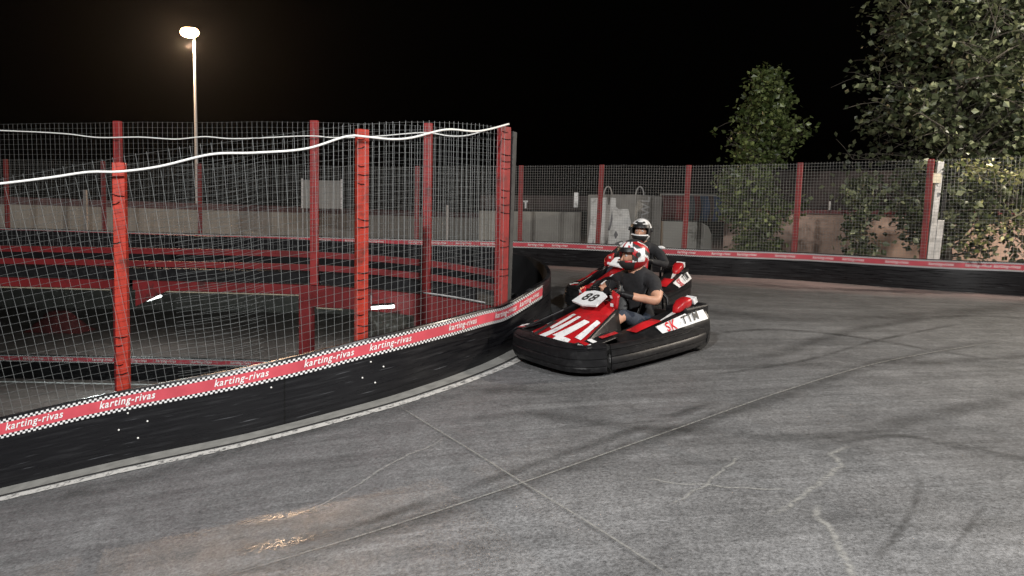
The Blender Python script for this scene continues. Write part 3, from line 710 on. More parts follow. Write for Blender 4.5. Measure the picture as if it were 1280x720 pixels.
l = bpy.data.lights.new('street_light', 'POINT'); l.energy = 3600; l.color = (1, .66, .40); l.shadow_soft_size = .15
lo = bpy.data.objects.new('street_light', l); lo.location = h+Vector((0, -.3, -.45)); COL.objects.link(lo)

# ------------------------------------------------------------------ walls and things beyond the far fence
def wall_strip(name, pts, z0, z1, th, mt, label, cat='wall', rib=0, parent=None, inv=None):
    mb = MB()
    for a, b in zip(pts, pts[1:]):
        mb.beam(Vector((a[0], a[1], (z0+z1)/2)), Vector((b[0], b[1], (z0+z1)/2)), th, z1-z0)
    o = mb.build(name, mt, parent, M=inv)
    if label: tag(o, label, cat)
    return o
a = P(-120, 290, 24); b = P(650, 290, 37)
wr = empty('perimeter_wall', Vector((a.x, a.y, .9)), 'long grey wall with dark maroon coping beyond the far fence on lamp side', 'wall'); wi = Matrix.Translation(-wr.location)
wall_strip('wall', [(a.x, a.y), (b.x, b.y)], .6, 2.2, .2, M['wallgrey'], None, parent=wr, inv=wi)
wall_strip('coping', [(a.x, a.y), (b.x, b.y)], 2.203, 2.45, .26, M['maroon'], None, parent=wr, inv=wi)
for x, Y in ((112, 26), (560, 34.5)):
    q = P(x, 260, Y); mb = MB(); mb.beam(Vector((q.x, q.y-.25, .8)), Vector((q.x, q.y-.25, 2.75)), .1, .1, up=(0, 1, 0)); mb.build('pipe', M['steel'], wr, M=wi)
# sign board
s0 = P(378, 260, 27); s1 = P(427, 226, 27)
sb_ = empty('sign_board', Vector(((s0.x+s1.x)/2, 27, s0.z)), 'blank pale rectangular board standing above the grey wall', 'board'); bi = Matrix.Translation(-sb_.location)
mb = MB(); mb.box(((s0.x+s1.x)/2, 27, (s0.z+s1.z)/2), (s1.x-s0.x-.06, .04, s1.z-s0.z)); mb.build('board', mat('board_grey', (.30, .30, .29), .7, var=.1), sb_, M=bi)
for x in (s0.x, s1.x):
    mb = MB(); mb.box((x, 27, (s0.z+s1.z)/2+.02), (.055, .07, s1.z-s0.z+.06)); mb.build('edge_frame', M['kwhite'], sb_, M=bi)
    mb = MB(); mb.beam((x, 27.08, .8), (x, 27.08, s1.z), .05, .05, up=(0, 1, 0)); mb.build('leg', M['steel'], sb_, M=bi)
# hoarding behind the apex
a = P(600, 280, 22.5); b = P(726, 280, 21.6)
hd = empty('hoarding', Vector((a.x, a.y, .8)), 'grey wall panel with brown boarding on top beside the graffiti block', 'hoarding'); hi = Matrix.Translation(-hd.location)
zt = P(690, 265, 22).z
wall_strip('wall', [(a.x, a.y), (b.x, b.y)], .6, zt, .15, M['wallgrey'], None, parent=hd, inv=hi)
wall_strip('boarding', [(a.x, a.y+.3), (b.x+.9, b.y+.3)], zt+.06, P(690, 244, 22).z, .1, M['brownsheet'], None, parent=hd, inv=hi)
q = P(720, 250, 21.5); mb = MB(); mb.box((q.x, q.y, q.z), (.12, .05, .42)); mb.build('marker', M['kwhite'], hd, M=hi)
q = P(657, 256, 21.9); mb = MB(); mb.box((q.x, q.y, q.z), (.05, .04, .2)); mb.box((q.x, q.y, q.z+.1), (.14, .04, .05)); mb.build('bracket', M['steel'], hd, M=hi)
# concrete block with white painted patches and lifting loops
e0 = P(733, 300, 20.3); e1 = P(793, 300, 19.6); e2 = P(826, 300, 20.4); zt0 = P(793, 243, 19.6).z; zb = gz(e1.x, e1.y)-.1
cb = empty('concrete_block', Vector((e1.x, e1.y, zb)), 'large concrete block covered in white paint and graffiti behind the fence', 'concrete block'); ci = Matrix.Translation(-cb.location)
e3 = e0+(e2-e1)
mb = MB(); vs = []
for z in (zb, zt0):
    for e in (e0, e1, e2, e3): vs.append((e.x, e.y, z))
mb.add(vs, [(3, 2, 1, 0), (4, 5, 6, 7), (0, 1, 5, 4), (1, 2, 6, 5), (2, 3, 7, 6), (3, 0, 4, 7)]); bevel(mb.build('block', M['concrete'], cb, M=ci), .02)
def face_decal(name, ea, eb, pts, mt, off=.01, th=.004):
    d = (eb-ea); d.z = 0; ln = d.length; d.normalize(); nn = Vector((d.y, -d.x, 0))
    vs = [Vector((ea.x, ea.y, 0))+d*(u*ln)+nn*off+Vector((0, 0, zb+.1+v*(zt0-zb-.1))) for u, v in pts]
    mb = MB(); mb.add(vs, [tuple(range(len(vs)))]); return mb.build(name, mt, cb, M=ci, fix=False)
face_decal('paint_patch', e0, e1, [(.05, 0), (.04, .35), (.08, .6), (.07, .95), (.42, .96), (.44, .86), (.47, .86), (.48, .96), (.60, .95), (.61, .83), (.66, .80), (.86, .80), (.92, .62), (.89, .35), (.95, 0)], M['whitepaint'])
M['greymark'] = mat('faded_spray', (.16, .16, .17), .85, var=.3)
for pts in ([(.36, .02), (.39, .25), (.46, .42), (.44, .22), (.42, .0)], [(.46, .50), (.50, .62), (.53, .78), (.55, .66), (.50, .50)], [(.56, .02), (.55, .20), (.62, .33), (.75, .36), (.88, .28), (.93, .10), (.90, .02)], [(.58, .44), (.62, .50), (.67, .44), (.62, .38)], [(.12, .05), (.13, .30), (.16, .38), (.16, .1)], [(.30, .62), (.31, .9), (.325, .9), (.32, .6)]):
    face_decal('paint_mark', e0, e1, pts, M['greymark'], .016)
def fn(a, b):
    d = (e2-e1); d.z = 0; d.normalize(); nn = Vector((d.y, -d.x, 0)); return ci @ (Vector((e1.x, e1.y, 0))+d*(.42-b)+nn*.01+Vector((0, 0, (zt0+zb)/2+.28+a)))
lettering('graffiti', 'AMWWL', fn, 1.35, 1.6, cb, mat('grey_spray', (.5, .5, .5), .8), shear=0)
for e, k in ((e0.lerp(e1, .45), 0), (e1.lerp(e2, .2), 1)):
    c = Vector((e.x, e.y+.25, zt0)); mb = MB(); mb.tube([c+Vector((.11*math.cos(t), 0, -.03+.26*math.sin(t))) for t in np.linspace(0, math.pi, 11)], .02, 6); mb.build('lifting_loop', M['steel'], cb, M=ci, fix=False)
# low pale block with rounded end, striped tarpaulin roll above it
a = P(827, 290, 20.6); b = P(893, 290, 20.2); za = P(860, 277, 20.4).z; zb2 = gz(a.x, a.y)-.1
mb = MB(); secs = []
prof = [(a.x, zb2), (a.x, za), (b.x-.5, za), (b.x-.3, za-.02), (b.x-.12, za-.12), (b.x-.02, za-.34), (b.x, zb2)]
for y in (20.4, 21.2): secs.append([Vector((x, y, z)) for x, z in prof])
mb.loft(secs); tag(mb.build('low_tank', M['wallgrey'], smooth=True), 'low pale grey tank with a rounded end under the striped tarpaulin', 'tank')
tp = empty('striped_tarpaulin', P(860, 277, 20.6), 'dark red and blue striped tarpaulin folded over a rail behind the post', 'tarpaulin'); ti = Matrix.Translation(-tp.location)
m = mat('tarp_stripes', (.2, .02, .02), .7); N, L, bb = nodes(m); uvn = N.new('ShaderNodeUVMap'); spn = N.new('ShaderNodeSeparateXYZ'); L.new(uvn.outputs[0], spn.inputs[0])
cr = N.new('ShaderNodeValToRGB'); cr.color_ramp.interpolation = 'CONSTANT'; els = cr.color_ramp.elements
cs = [(0, (.07, .02, .02)), (.16, (.16, .03, .03)), (.27, (.045, .05, .06)), (.38, (.12, .025, .03)), (.46, (.03, .06, .13)), (.56, (.05, .03, .03)), (.62, (.03, .05, .11)), (.71, (.14, .03, .03)), (.79, (.04, .05, .1)), (.88, (.05, .045, .04))]
els[0].color = (*cs[0][1], 1); els[1].position = cs[1][0]; els[1].color = (*cs[1][1], 1)
for q, c in cs[2:]: e = els.new(q); e.color = (*c, 1)
L.new(spn.outputs[0], cr.inputs[0]); L.new(cr.outputs[0], bb.inputs['Base Color'])
x0, x1 = P(826, 260, 20.7).x, P(928, 260, 20.7).x; zt1, zb1 = P(860, 245, 20.7).z, P(860, 276, 20.7).z
mb = MB(); mb.grid(lambda u, v: Vector((x0+(x1-x0)*u, 20.6-.22*math.sin(math.pi*min(1, v))-.05*math.sin(u*40)*v, zt1+(zb1-zt1)*v)), 60, 10)
o = mb.build('cloth', m, tp, smooth='all', M=ti, fix=False); mo = o.modifiers.new('s', 'SOLIDIFY'); mo.thickness = .02
mb = MB(); mb.tube([(x0-.05, 20.62, zt1+.02), (x1+.1, 20.62, zt1+.02)], .03, 8); mb.build('rail', M['concrete'], tp, M=ti)
for x in (x0+.02, x1): mb = MB(); mb.tube([(x, 20.75, gz(x, 20.75)-.1), (x, 20.75, zt1)], .03, 8); mb.build('leg', M['steel'], tp, M=ti)
# pink rendered shed
a = P(905, 290, 22.5); b = P(1340, 290, 19.5)
sh = empty('shed', Vector((a.x, a.y, .8)), 'low pink-walled shed with red gutter and dark upper sheeting between the trees', 'shed'); shi = Matrix.Translation(-sh.location)
wall_strip('wall', [(a.x, a.y), (b.x, b.y)], .5, P(1050, 268, 21.5).z, .2, M['wallpink'], None, parent=sh, inv=shi)
z1 = P(1050, 268, 21.5).z
wall_strip('gutter', [(a.x, a.y-.08), (b.x, b.y-.08)], z1+.004, z1+.11, .3, M['redbeam'], None, parent=sh, inv=shi)
wall_strip('upper_wall', [(a.x, a.y+.2), (b.x, b.y+.2)], z1+.02, P(1050, 214, 21.7).z, .1, M['brownsheet'], None, parent=sh, inv=shi)
for x in (1037, 1074):
    q = P(x, 257, 21.0); mb = MB(); mb.box((q.x, q.y, q.z), (.04, .04, .24)); mb.build('bracket', M['kwhite'], sh, M=shi)
# galvanised gate post with box and small plate
q0 = P(1171, 326, 13.9); g0 = Vector((q0.x+.35, 14.85, gz(q0.x, 14.85))); gt_ = empty('gate_post', g0, 'pale galvanised gate post with lock box beside the last red post', 'post'); gi = Matrix.Translation(-g0)
lean = Vector((.13, 0, 2.5)); mb = MB(); mb.beam(g0, g0+lean, .12, .08, up=(0, 1, 0)); bevel(mb.build('shaft', M['steel'], gt_, M=gi), .005)
mb = MB(); mb.beam(g0+Vector((.13, -.02, .1)), g0+Vector((.20, -.02, 1.35)), .13, .05, up=(0, 1, 0)); bevel(mb.build('lower_box', M['steel'], gt_, M=gi), .005)
mb = MB(); mb.beam(g0+Vector((.20, -.04, 1.38)), g0+Vector((.235, -.04, 1.95)), .05, .06, up=(0, 1, 0)); bevel(mb.build('lock', M['black'], gt_, M=gi), .005)
q = P(1169, 218, 13.95); mb = MB(); mb.box((g0.x+.02, 14.78, q.z), (.22, .012, .19)); bevel(mb.build('sign_plate', mat('plate_pale', (.5, .46, .36), .6, var=.15, vscale=20), gt_, M=gi), .003)

# ------------------------------------------------------------------ trees
def leaf_obj(name, pos, size, mt, parent, inv, seed, droop=.3):
    r = np.random.RandomState(seed); n = len(pos); pos = np.array(pos)
    d = r.normal(size=(n, 3)); d[:, 2] = d[:, 2]*.6-droop; d /= np.linalg.norm(d, axis=1)[:, None]
    u = r.normal(size=(n, 3)); u -= (u*d).sum(1)[:, None]*d; u /= np.linalg.norm(u, axis=1)[:, None]
    nn = np.cross(d, u)
    sz = size*(.6+.8*r.rand(n))[:, None]
    pts = [pos, pos+d*sz*.45+u*sz*.42+nn*sz*.08, pos+d*sz*.55+nn*sz*-.05, pos+d*sz*.45-u*sz*.42+nn*sz*.08, pos+d*sz*1.1]
    V = np.stack(pts, 1).reshape(-1, 3)
    o = np.arange(n)*5
    f = np.concatenate([np.stack([o, o+1, o+4, o+2], 1), np.stack([o, o+2, o+4, o+3], 1)])
    V = V+np.array(tuple(inv.translation))
    me = bpy.data.meshes.new(name); me.from_pydata(V.tolist(), [], f.tolist()); me.materials.append(mt)
    tone = np.clip(r.gamma(1.3, .25, n), 0, 1)
    at = me.attributes.new('tone', 'FLOAT', 'POINT'); at.data.foreach_set('value', np.repeat(tone, 5))
    ob = bpy.data.objects.new(name, me); COL.objects.link(ob); ob.parent = parent; return ob
def limb(a, b, n=6, sag=.1, rng=None):
    pts = []
    for i in range(n+1):
        t = i/n; p = a.lerp(b, t)+Vector((rng.uniform(-1, 1), rng.uniform(-1, 1), 0))*sag*math.sin(math.pi*t)*.5; p.z += sag*math.sin(math.pi*t)
        pts.append(p)
    return pts
def tree(base, H, crown_fn, nleaf, lsize, mt, label, seed, trunk_r=.12, nlimb=26, clump=.22, group=None, low=.12, name='tree'):
    rng = random.Random(seed); root = empty(name, base, label, 'tree', group); inv = Matrix.Translation(-base)
    mb = MB(); tp = [base+Vector((rng.uniform(-1, 1)*.06*i, rng.uniform(-1, 1)*.06*i, H*.95*i/8)) for i in range(9)]
    mb.tube(tp, [trunk_r*(1-.85*i/8) for i in range(9)], 9); mb.build('trunk', M['bark'], root, smooth=True, M=inv, fix=False)
    br = MB(); tips = []
    for k in range(nlimb):
        t = low+(.95-low)*(k+rng.random())/nlimb; a = base.lerp(tp[-1], 0) if 0 else tp[min(8, int(t*8))].lerp(tp[min(8, int(t*8)+1)], t*8-int(t*8))
        az = rng.uniform(0, 2*math.pi); rr = crown_fn(t, az)*rng.uniform(.6, 1.05)
        b = a+Vector((math.cos(az)*rr, math.sin(az)*rr, rr*rng.uniform(.2, .8)))
        pts = limb(a, b, 6, .06*rr, rng); br.tube(pts, [max(.006, trunk_r*.28*(1-t*.6)*(1-i/7)) for i in range(7)], 5)
        for i in range(2, 7):
            for _ in range(2):
                q = pts[i]; e = q+Vector((rng.gauss(0, 1), rng.gauss(0, 1), rng.gauss(.1, .8)))*.22*rr; br.tube([q, q.lerp(e, .5)+Vector((0, 0, .03)), e], [.008, .006, .003], 4); tips.append(e); tips.append(q.lerp(e, .5))
    br.build('branches', M['bark'], root, M=inv, fix=False)
    pos = []
    wts = [rng.random()**4+.015 for _ in tips]
    for q in rng.choices(tips, wts, k=nleaf):
        pos.append(tuple(q+Vector((rng.gauss(0, clump), rng.gauss(0, clump), rng.gauss(0, clump)))))
    leaf_obj('crown', pos, lsize, mt, root, inv, seed)
    return root
b1 = P(945, 330, 18.0); b1 = Vector((b1.x, 18.3, gz(b1.x, 18.3)))
def c1(t, az): return .80*(1 if t < .6 else 1-(t-.6)*1.5)*(1+.16*math.sin(az*2+t*13))
tree(b1, 5.25, c1, 9000, .105, M['leaf'], 'slim columnar green tree growing just behind the far mesh fence', 3, .09, 85, .11, low=.02)
b2 = P(1196, 330, 15.6); b2 = Vector((b2.x+.0, 15.9, gz(b2.x, 15.9)))
def c2(t, az): return (1.8 if t > .3 else 1.1)*(1+.2*math.sin(az*2+t*7))*(1 if t < .8 else .75)
tree(b2, 6.8, c2, 9500, .125, M['leafdeep'], 'big dense dark tree rising above the galvanised gate post', 8, .11, 110, .17, low=.08)
b3 = P(1300, 330, 15.0); b3 = Vector((b3.x+.3, 15.4, gz(b3.x, 15.4)))
def c3(t, az): return 1.7*(1+.2*math.sin(az*2+t*7))
tree(b3, 6.6, c3, 7500, .125, M['leafdeep'], 'dense tree at the picture edge beyond the gate post', 11, .13, 90, .17, low=.05)
b4 = P(1091, 330, 14.9); b4 = Vector((b4.x, 15.85, gz(b4.x, 15.85)))
def c4(t, az): return .42*(1+.5*math.sin(az*3+t*11))
tree(b4, 2.35, c4, 900, .12, mat_l if False else M['leafdeep'], 'small ragged grey-green shrub climbing the mesh before the pink shed', 17, .03, 26, .10, low=.02, name='shrub')
# lit branches that hang over the fence from a tree outside the frame
bt = empty('overhanging_bough', P(1420, 230, 12.4), 'yellow-green leafy bough hanging over the far fence below the big tree', 'bough'); bti = Matrix.Translation(-bt.location)
brm = MB(); lpos = []; rg = random.Random(5)
for pts, spread, cnt in (([(1440, 236, 12.4), (1340, 224, 12.5), (1262, 217, 12.6), (1225, 210, 12.7), (1195, 203, 12.8)], .12, 400), ([(1440, 250, 12.6), (1330, 240, 12.8), (1270, 270, 13.0), (1225, 296, 13.1), (1200, 300, 13.2)], .15, 230), ([(1360, 150, 12.4), (1310, 105, 12.5), (1275, 100, 12.6)], .12, 70)):
    q = smooth_path([P(*t) for t in pts], .1); n = len(q); brm.tube(q, [.024*(1-.75*i/n) for i in range(n)], 6)
    for _ in range(cnt):
        i = int(n*(.2+.8*rg.random()**.8))-1; c = q[max(0, i)]; lpos.append(tuple(c+Vector((rg.gauss(0, spread), rg.gauss(0, spread), rg.gauss(-.02, spread*.8)))))
    for i in range(n//3, n, 2):
        e = q[i]+Vector((rg.gauss(0, .2), rg.gauss(0, .2), rg.gauss(-.03, .15))); brm.tube([q[i], e], [.006, .003], 4)
brm.build('branches', mat('lit_bark', (.30, .26, .17), .8), bt, M=bti, fix=False); leaf_obj('foliage', lpos, .072, M['leaflit'], bt, bti, 5)  # bark paled as well: the lamp's yellow light is in the colour

# ------------------------------------------------------------------ karts
def sup(a, b, th, n=3.6):
    c, s = math.cos(th), math.sin(th); return (a*math.copysign(abs(c)**(2/n), c), b*math.copysign(abs(s)**(2/n), s))
def kart(loc, heading, number, label, group):
    h = Vector((heading[0], heading[1], 0)).normalized(); up = gn(loc[0], loc[1], .5)
    fwd = (h-up*h.dot(up)).normalized(); left = up.cross(fwd)
    Mx = Matrix((( fwd.x, left.x, up.x, loc[0]), (fwd.y, left.y, up.y, loc[1]), (fwd.z, left.z, up.z, gz(loc[0], loc[1])+.0), (0, 0, 0, 1)))
    Mx = Mx @ Matrix.Scale(1.15, 4); root = empty('racing_kart', (0, 0, 0), label, 'kart', group, M=Mx)
    def part(mb, name, mt, parent=root, smooth=True): return mb.build(name, mt, parent, smooth=smooth)
    # bumpers: a black moulded skirt in four pieces
    prof = [(-.16, .240), (-.09, .264), (-.04, .260), (-.014, .238), (-.018, .229), (.002, .218), (.010, .182), (.003, .173), (.014, .162), (.018, .118), (.008, .109), (.012, .096), (.000, .060), (-.04, .042), (-.16, .042)]
    for nm, t0, t1, gx, dz in (('front_bumper', -58, 58, 1.0, .0), ('side_bumper', 62, 121, 1.0, .012), ('side_bumper', -121, -62, 1.0, .012), ('rear_bumper', 125, 235, 1.0, .0)):
        mb = MB(); secs = []
        for k in range(25):
            th = R(t0+(t1-t0)*k/24); a, b = (.93, .66) if nm != 'front_bumper' else (.94, .665)
            x, y = sup(a, b, th); x2, y2 = sup(a+.1, b+.1, th); nv = Vector((x2-x, y2-y, 0)).normalized()
            secs.append([Vector((x, y, z+dz+(.03 if nm == 'front_bumper' and z > .2 else 0)))+nv*(o*(1.15 if nm == 'front_bumper' else 1)) for o, z in prof])
        mb.loft(secs); part(mb, nm, M['black'])
    for t0, t1 in ((-52, -44), (30, 44)):   # pale stickers on the shoulder of the front bumper
        mb = MB()
        def bs(u, v, t0=t0, t1=t1):
            x, y = sup(.94, .665, R(t0+(t1-t0)*u)); n_ = Vector((x, y*1.6, 0)).normalized(); return Vector((x, y, .297))-n_*(.045+.05*v)
        mb.grid(bs, 8, 2); part(mb, 'bumper_sticker', M['kwhite'], smooth=False)
    # floor tray and tube frame
    mb = MB(); mb.box((.12, 0, .062), (1.25, .62, .012)); part(mb, 'floor_pan', M['black'], smooth=False)
    for s in (-1, 1):
        mb = MB(); mb.tube([(.72, s*.25, .09), (.45, s*.31, .085), (.0, s*.34, .085), (-.4, s*.32, .085), (-.72, s*.30, .12)], .016, 8); part(mb, 'frame_tube', M['kred'])
    mb = MB(); mb.tube([(-.62, -.6, .14), (-.62, .6, .14)], .02, 10); part(mb, 'rear_axle', M['steel'])
    # wheels
    for x, y, r_, w_ in ((.56, .50, .13, .12), (.56, -.50, .13, .12), (-.62, .50, .142, .18), (-.62, -.50, .142, .18)):
        wh = bpy.data.objects.new('wheel', None); COL.objects.link(wh); wh.parent = root; wh.location = (x, y, r_)
        mb = MB(); pr = [(.55, -.5), (.86, -.5), (.97, -.38), (1, -.2), (1, .2), (.97, .38), (.86, .5), (.55, .5)]
        secs = [[Vector((math.cos(t)*a*r_, b*w_, math.sin(t)*a*r_)) for a, b in pr] for t in np.linspace(0, 2*math.pi, 25)]
        mb.loft(secs, closed=True, cap=False); mb.build('tyre', M['rubber'], wh, smooth=True)
        mb = MB(); mb.tube([(0, -w_*.42, 0), (0, w_*.42, 0)], r_*.56, 16); mb.tube([(0, -w_*.5, 0), (0, w_*.5, 0)], r_*.2, 10); mb.build('rim', M['steel'], wh, smooth=True)
    # nose fairing: red shell rising from the front bumper to the number plate
    def NP(x, t):   # x forward, t across -1..1
        u = (.86-x)/.72; hw = .47*(1-u)**1.2+.19*u+.03; zc = .262+.285*u**1.1; cr = .05+.03*u
        return Vector((x-.02*t*t, t*hw, zc-cr*abs(t)**2.2-.05*max(0, abs(t)-.8)*5*u))
    mb = MB(); mb.grid(lambda u, v: NP(.86-.72*v, -1+2*u), 20, 18); o = part(mb, 'nose_fairing', M['kred'], smooth='all'); mo = o.modifiers.new('s', 'SOLIDIFY'); mo.thickness = .012; mo.offset = -1
    def decal(name, quads, mt, fn=NP, off=.006, nrm=None):
        for q in quads:
            mb = MB()
            def f(u, v, q=q):
                a = [q[0][i]*(1-u)*(1-v)+q[1][i]*u*(1-v)+q[2][i]*u*v+q[3][i]*(1-u)*v for i in (0, 1)]
                p = fn(*a); return p+Vector((off*.5, 0, off))
            mb.grid(f, 6, 6); part(mb, name, mt, nose, smooth=False)
    nose = o
    decal('stripe', [[(.84, -.34), (.84, -.12), (.44, .14), (.44, .0)], [(.66, -.40), (.68, -.26), (.42, -.16), (.42, -.34)],
                     [(.85, .12), (.85, .52), (.74, .52), (.74, .12)], [(.76, .0), (.76, .28), (.46, .56), (.46, .34)], [(.70, .56), (.70, .74), (.40, .84), (.40, .70)],
                     [(.84, -.98), (.84, -.62), (.76, -.66), (.76, -1.0)], [(.60, -.9), (.60, -.72), (.52, -.80), (.52, -.95)]], M['kwhite'])
    decal('stripe', [[(.82, .58), (.82, .92), (.70, .94), (.70, .78)], [(.80, -.55), (.80, -.40), (.55, -.50), (.55, -.70)]], M['kdark'])
    # number plate on the top of the fairing
    pl = MB(); c = Vector((.27, 0, .565)); ax = Vector((-.90, 0, .40)).normalized(); ay = Vector((0, 1, 0)); an = ax.cross(ay).normalized()
    if an.x < 0: an = -an
    o2 = [(-.10, -.17), (-.13, 0), (-.10, .17), (.07, .15), (.11, .06), (.11, -.06), (.07, -.15)]
    for k, dn in ((0, 0), (1, .015)): pass
    pl.loft([[c+ax*a+ay*b+an*d for a, b in o2] for d in (0, .018)]); pp = part(pl, 'number_plate', M['kwhite'], smooth=False)
    lettering('digits', number, lambda a, b: c+ay*a+ax*(b-.005)+an*.022, .17, 1.0, pp, M['kdark'], shear=.1)
    # black side skirts of the nose and the small upright screen behind the plate
    for s in (-1, 1):
        mb = MB(); mb.grid(lambda u, v: Vector((.78-.60*u, s*(.44-.18*u+.05*v), .30+.20*u-(.06+.20*u)*v)), 8, 6); ch = part(mb, 'fairing_cheek', M['black'], smooth='all'); mo = ch.modifiers.new('s', 'SOLIDIFY'); mo.thickness = .015
        mb = MB(); mb.grid(lambda u, v: Vector((.205-.03*v, s*(.185+.085*u), .53+.13*v-.04*u)), 4, 4); ch = part(mb, 'fairing_tip', M['kred'], smooth='all'); mo = ch.modifiers.new('s', 'SOLIDIFY'); mo.thickness = .018
        mb = MB(); mb.grid(lambda u, v: Vector((.225-.01*v, s*(.20+.03*u), .62-.03*v)), 2, 2); mb.build('sticker', M['kwhite'], ch, fix=False)
        mb = MB(); mb.grid(lambda u, v: Vector((.222, s*(.205+.04*u), .545-.03*v)), 2, 2); mb.build('sticker', M['kwhite'], ch, fix=False)
    # front wings between the nose and the bumper: black with red and white flashes
    for s in (-1, 1):
        mb = MB(); mb.grid(lambda u, v: Vector((.80-.38*v, s*(.40+.13*u-.03*v), .305+.03*v-.03*u*u)), 8, 8); wg = part(mb, 'front_wing', M['black'] , smooth='all'); mo = wg.modifiers.new('s', 'SOLIDIFY'); mo.thickness = .012
        mb = MB(); mb.grid(lambda u, v: Vector((.80-.05*u, s*(.40+.09*v), .312+.004*u-.014*v)), 3, 3); mb.build('flash', M['kred'], wg, fix=False)
        mb = MB(); mb.grid(lambda u, v: Vector((.60-.20*u, s*(.44+.05*v), .330+.014*u-.006*v)), 3, 3); mb.build('flash', M['kred'], wg, fix=False)
        mb = MB(); mb.grid(lambda u, v: Vector((.72-.05*u, s*(.42+.08*v), .319+.004*u-.012*v)), 3, 3); mb.build('sticker', M['kwhite'], wg, fix=False)
    # side pods: black body, red shoulder, white printed flank
    for s in (-1, 1):
        mb = MB(); secs = []
        for k in range(13):
            t = k/12; x = .40-1.12*t; top = .27+.17*t**.9; inn = .34; out = .60+.02*math.sin(math.pi*t)
            secs.append([Vector((x, s*inn, .12)), Vector((x, s*inn, top)), Vector((x, s*(inn+.07), top+.015)), Vector((x, s*(out-.09), top-.01)), Vector((x, s*out, .26+.05*t)), Vector((x, s*(out+.01), .2)), Vector((x, s*(out-.02), .1))])
        mb.loft(secs); pod = part(mb, 'side_pod', M['black'])
        def SP(x, v, s=s):
            t = (.40-x)/1.12; top = .27+.17*t**.9; out = .60+.02*math.sin(math.pi*t)
            return Vector((x, s*((out-.09)*(1-v)+out*v+.010), (top-.01)*(1-v)+(.26+.05*t)*v+.006))
        mb = MB(); mb.grid(lambda u, v: SP(-.02-(.66)*u, max(.02, .05+.95*v)), 12, 4); fl = part(mb, 'flank_panel', M['kwhite'], pod, smooth='all')
        mb = MB(); mb.grid(lambda u, v: Vector((.22-.34*u, s*(.40+.13*v), .285+.17*((.18+.34*u)/1.12)**.9+.035*math.sin(math.pi*v)*math.sin(math.pi*min(1, u*1.05)))), 10, 8); part(mb, 'shoulder_fairing', M['kred'], pod, smooth='all')
        mb = MB(); mb.grid(lambda u, v: Vector((-.12-.30*u, s*(.40+.09*v), .355+.055*u)), 8, 3); part(mb, 'shoulder_stripe', M['kwhite'], pod, smooth='all')
        q = -s
        lettering('lettering', 'SK', lambda a, b: SP(-.17-a*s, .55-b*8)+Vector((0, s*.006, .004)), .16, 1.4, fl, mat('kart_logo_red', (.6, .03, .04), .4), shear=.5)
        lettering('lettering', 'TTM', lambda a, b: SP(-.46-a*s, .50-b*8)+Vector((0, s*.006, .004)), .24, 1.0, fl, M['kdark'], shear=.3)
    # rear engine covers, tank, seat
    for s in (-1, 1):
        mb = MB(); mb.loft([[Vector((x+.04, s*(.47+.062*math.copysign(abs(math.cos(t))**.6, math.cos(t))*k), .462+dz+.050*math.copysign(abs(math.sin(t))**.6, math.sin(t))*k)) for t in np.linspace(0, 2*math.pi, 17)[:-1]] for x, k, dz in ((-.40, .35, -.05), (-.43, .75, -.03), (-.48, 1, 0), (-.55, 1.05, .015), (-.585, .9, .02), (-.595, .5, .02))]); ec = part(mb, 'engine_cover', M['kred'])
        mb = MB(); mb.box((-.60, s*.47, .49), (.05, .11, .06), Matrix.Rotation(R(25), 3, 'Y')); mb.build('vent_cap', M['kwhite'], ec)
        mb = MB(); mb.box((-.60, s*.42, .32), (.34, .26, .24)); bevel(part(mb, 'engine', M['black'], smooth=False), .02)
    mb = MB()
    def seat(u, v):  # v from front edge to top of back, u across
        a = -1+2*u
        if v < .45: x = .04-.62*v; z = .16+.02*(1-v)+.13*a*a*(.4+v)
        else: w_ = (v-.45)/.55; x = -.24-.17*w_; z = .17+.46*w_; x += .16*a*a*(1-.35*w_); z += .10*a*a*(1-w_)
        return Vector((x, a*(.21-.02*v), z))
    mb.grid(seat, 14, 18); o = part(mb, 'seat', M['black'], smooth='all'); mo = o.modifiers.new('s', 'SOLIDIFY'); mo.thickness = .015
    # steering
    mb = MB(); mb.tube([(.50, 0, .12), (.08, 0, .58)], .014, 8); part(mb, 'steering_column', M['steel'])
    c = Vector((.064, 0, .61)); ax2 = Vector((0, 1, 0)); ay2 = Vector((-.42, 0, .9)).normalized(); n2 = ax2.cross(ay2)
    mb = MB(); mb.tube([c+(ax2*math.cos(t)+ay2*math.sin(t)*.85)*.158 for t in np.linspace(0, 2*math.pi, 29)], .015, 8, cap=False)
    for t in (R(200), R(340), R(90)): mb.tube([c, c+(ax2*math.cos(t)+ay2*math.sin(t)*.85)*.14], .01, 6)
    mb.tube([c-n2*.012, c+n2*.012], .045, 12); part(mb, 'steering_wheel', M['black'])
    for s in (-1, 1):
        mb = MB(); mb.tube([(.60, s*.14, .08), (.64, s*.14, .24)], .008, 6); mb.box((.645, s*.14, .25), (.015, .07, .06)); part(mb, 'pedal', M['steel'])
    # rear hoop behind the seat
    mb = MB(); mb.tube([(-.54, -.24, .14), (-.54, -.22, .48), (-.52, -.14, .56), (-.52, .14, .56), (-.54, .22, .48), (-.54, .24, .14)], .016, 8); part(mb, 'roll_hoop', M['black'])
    return root, Mx

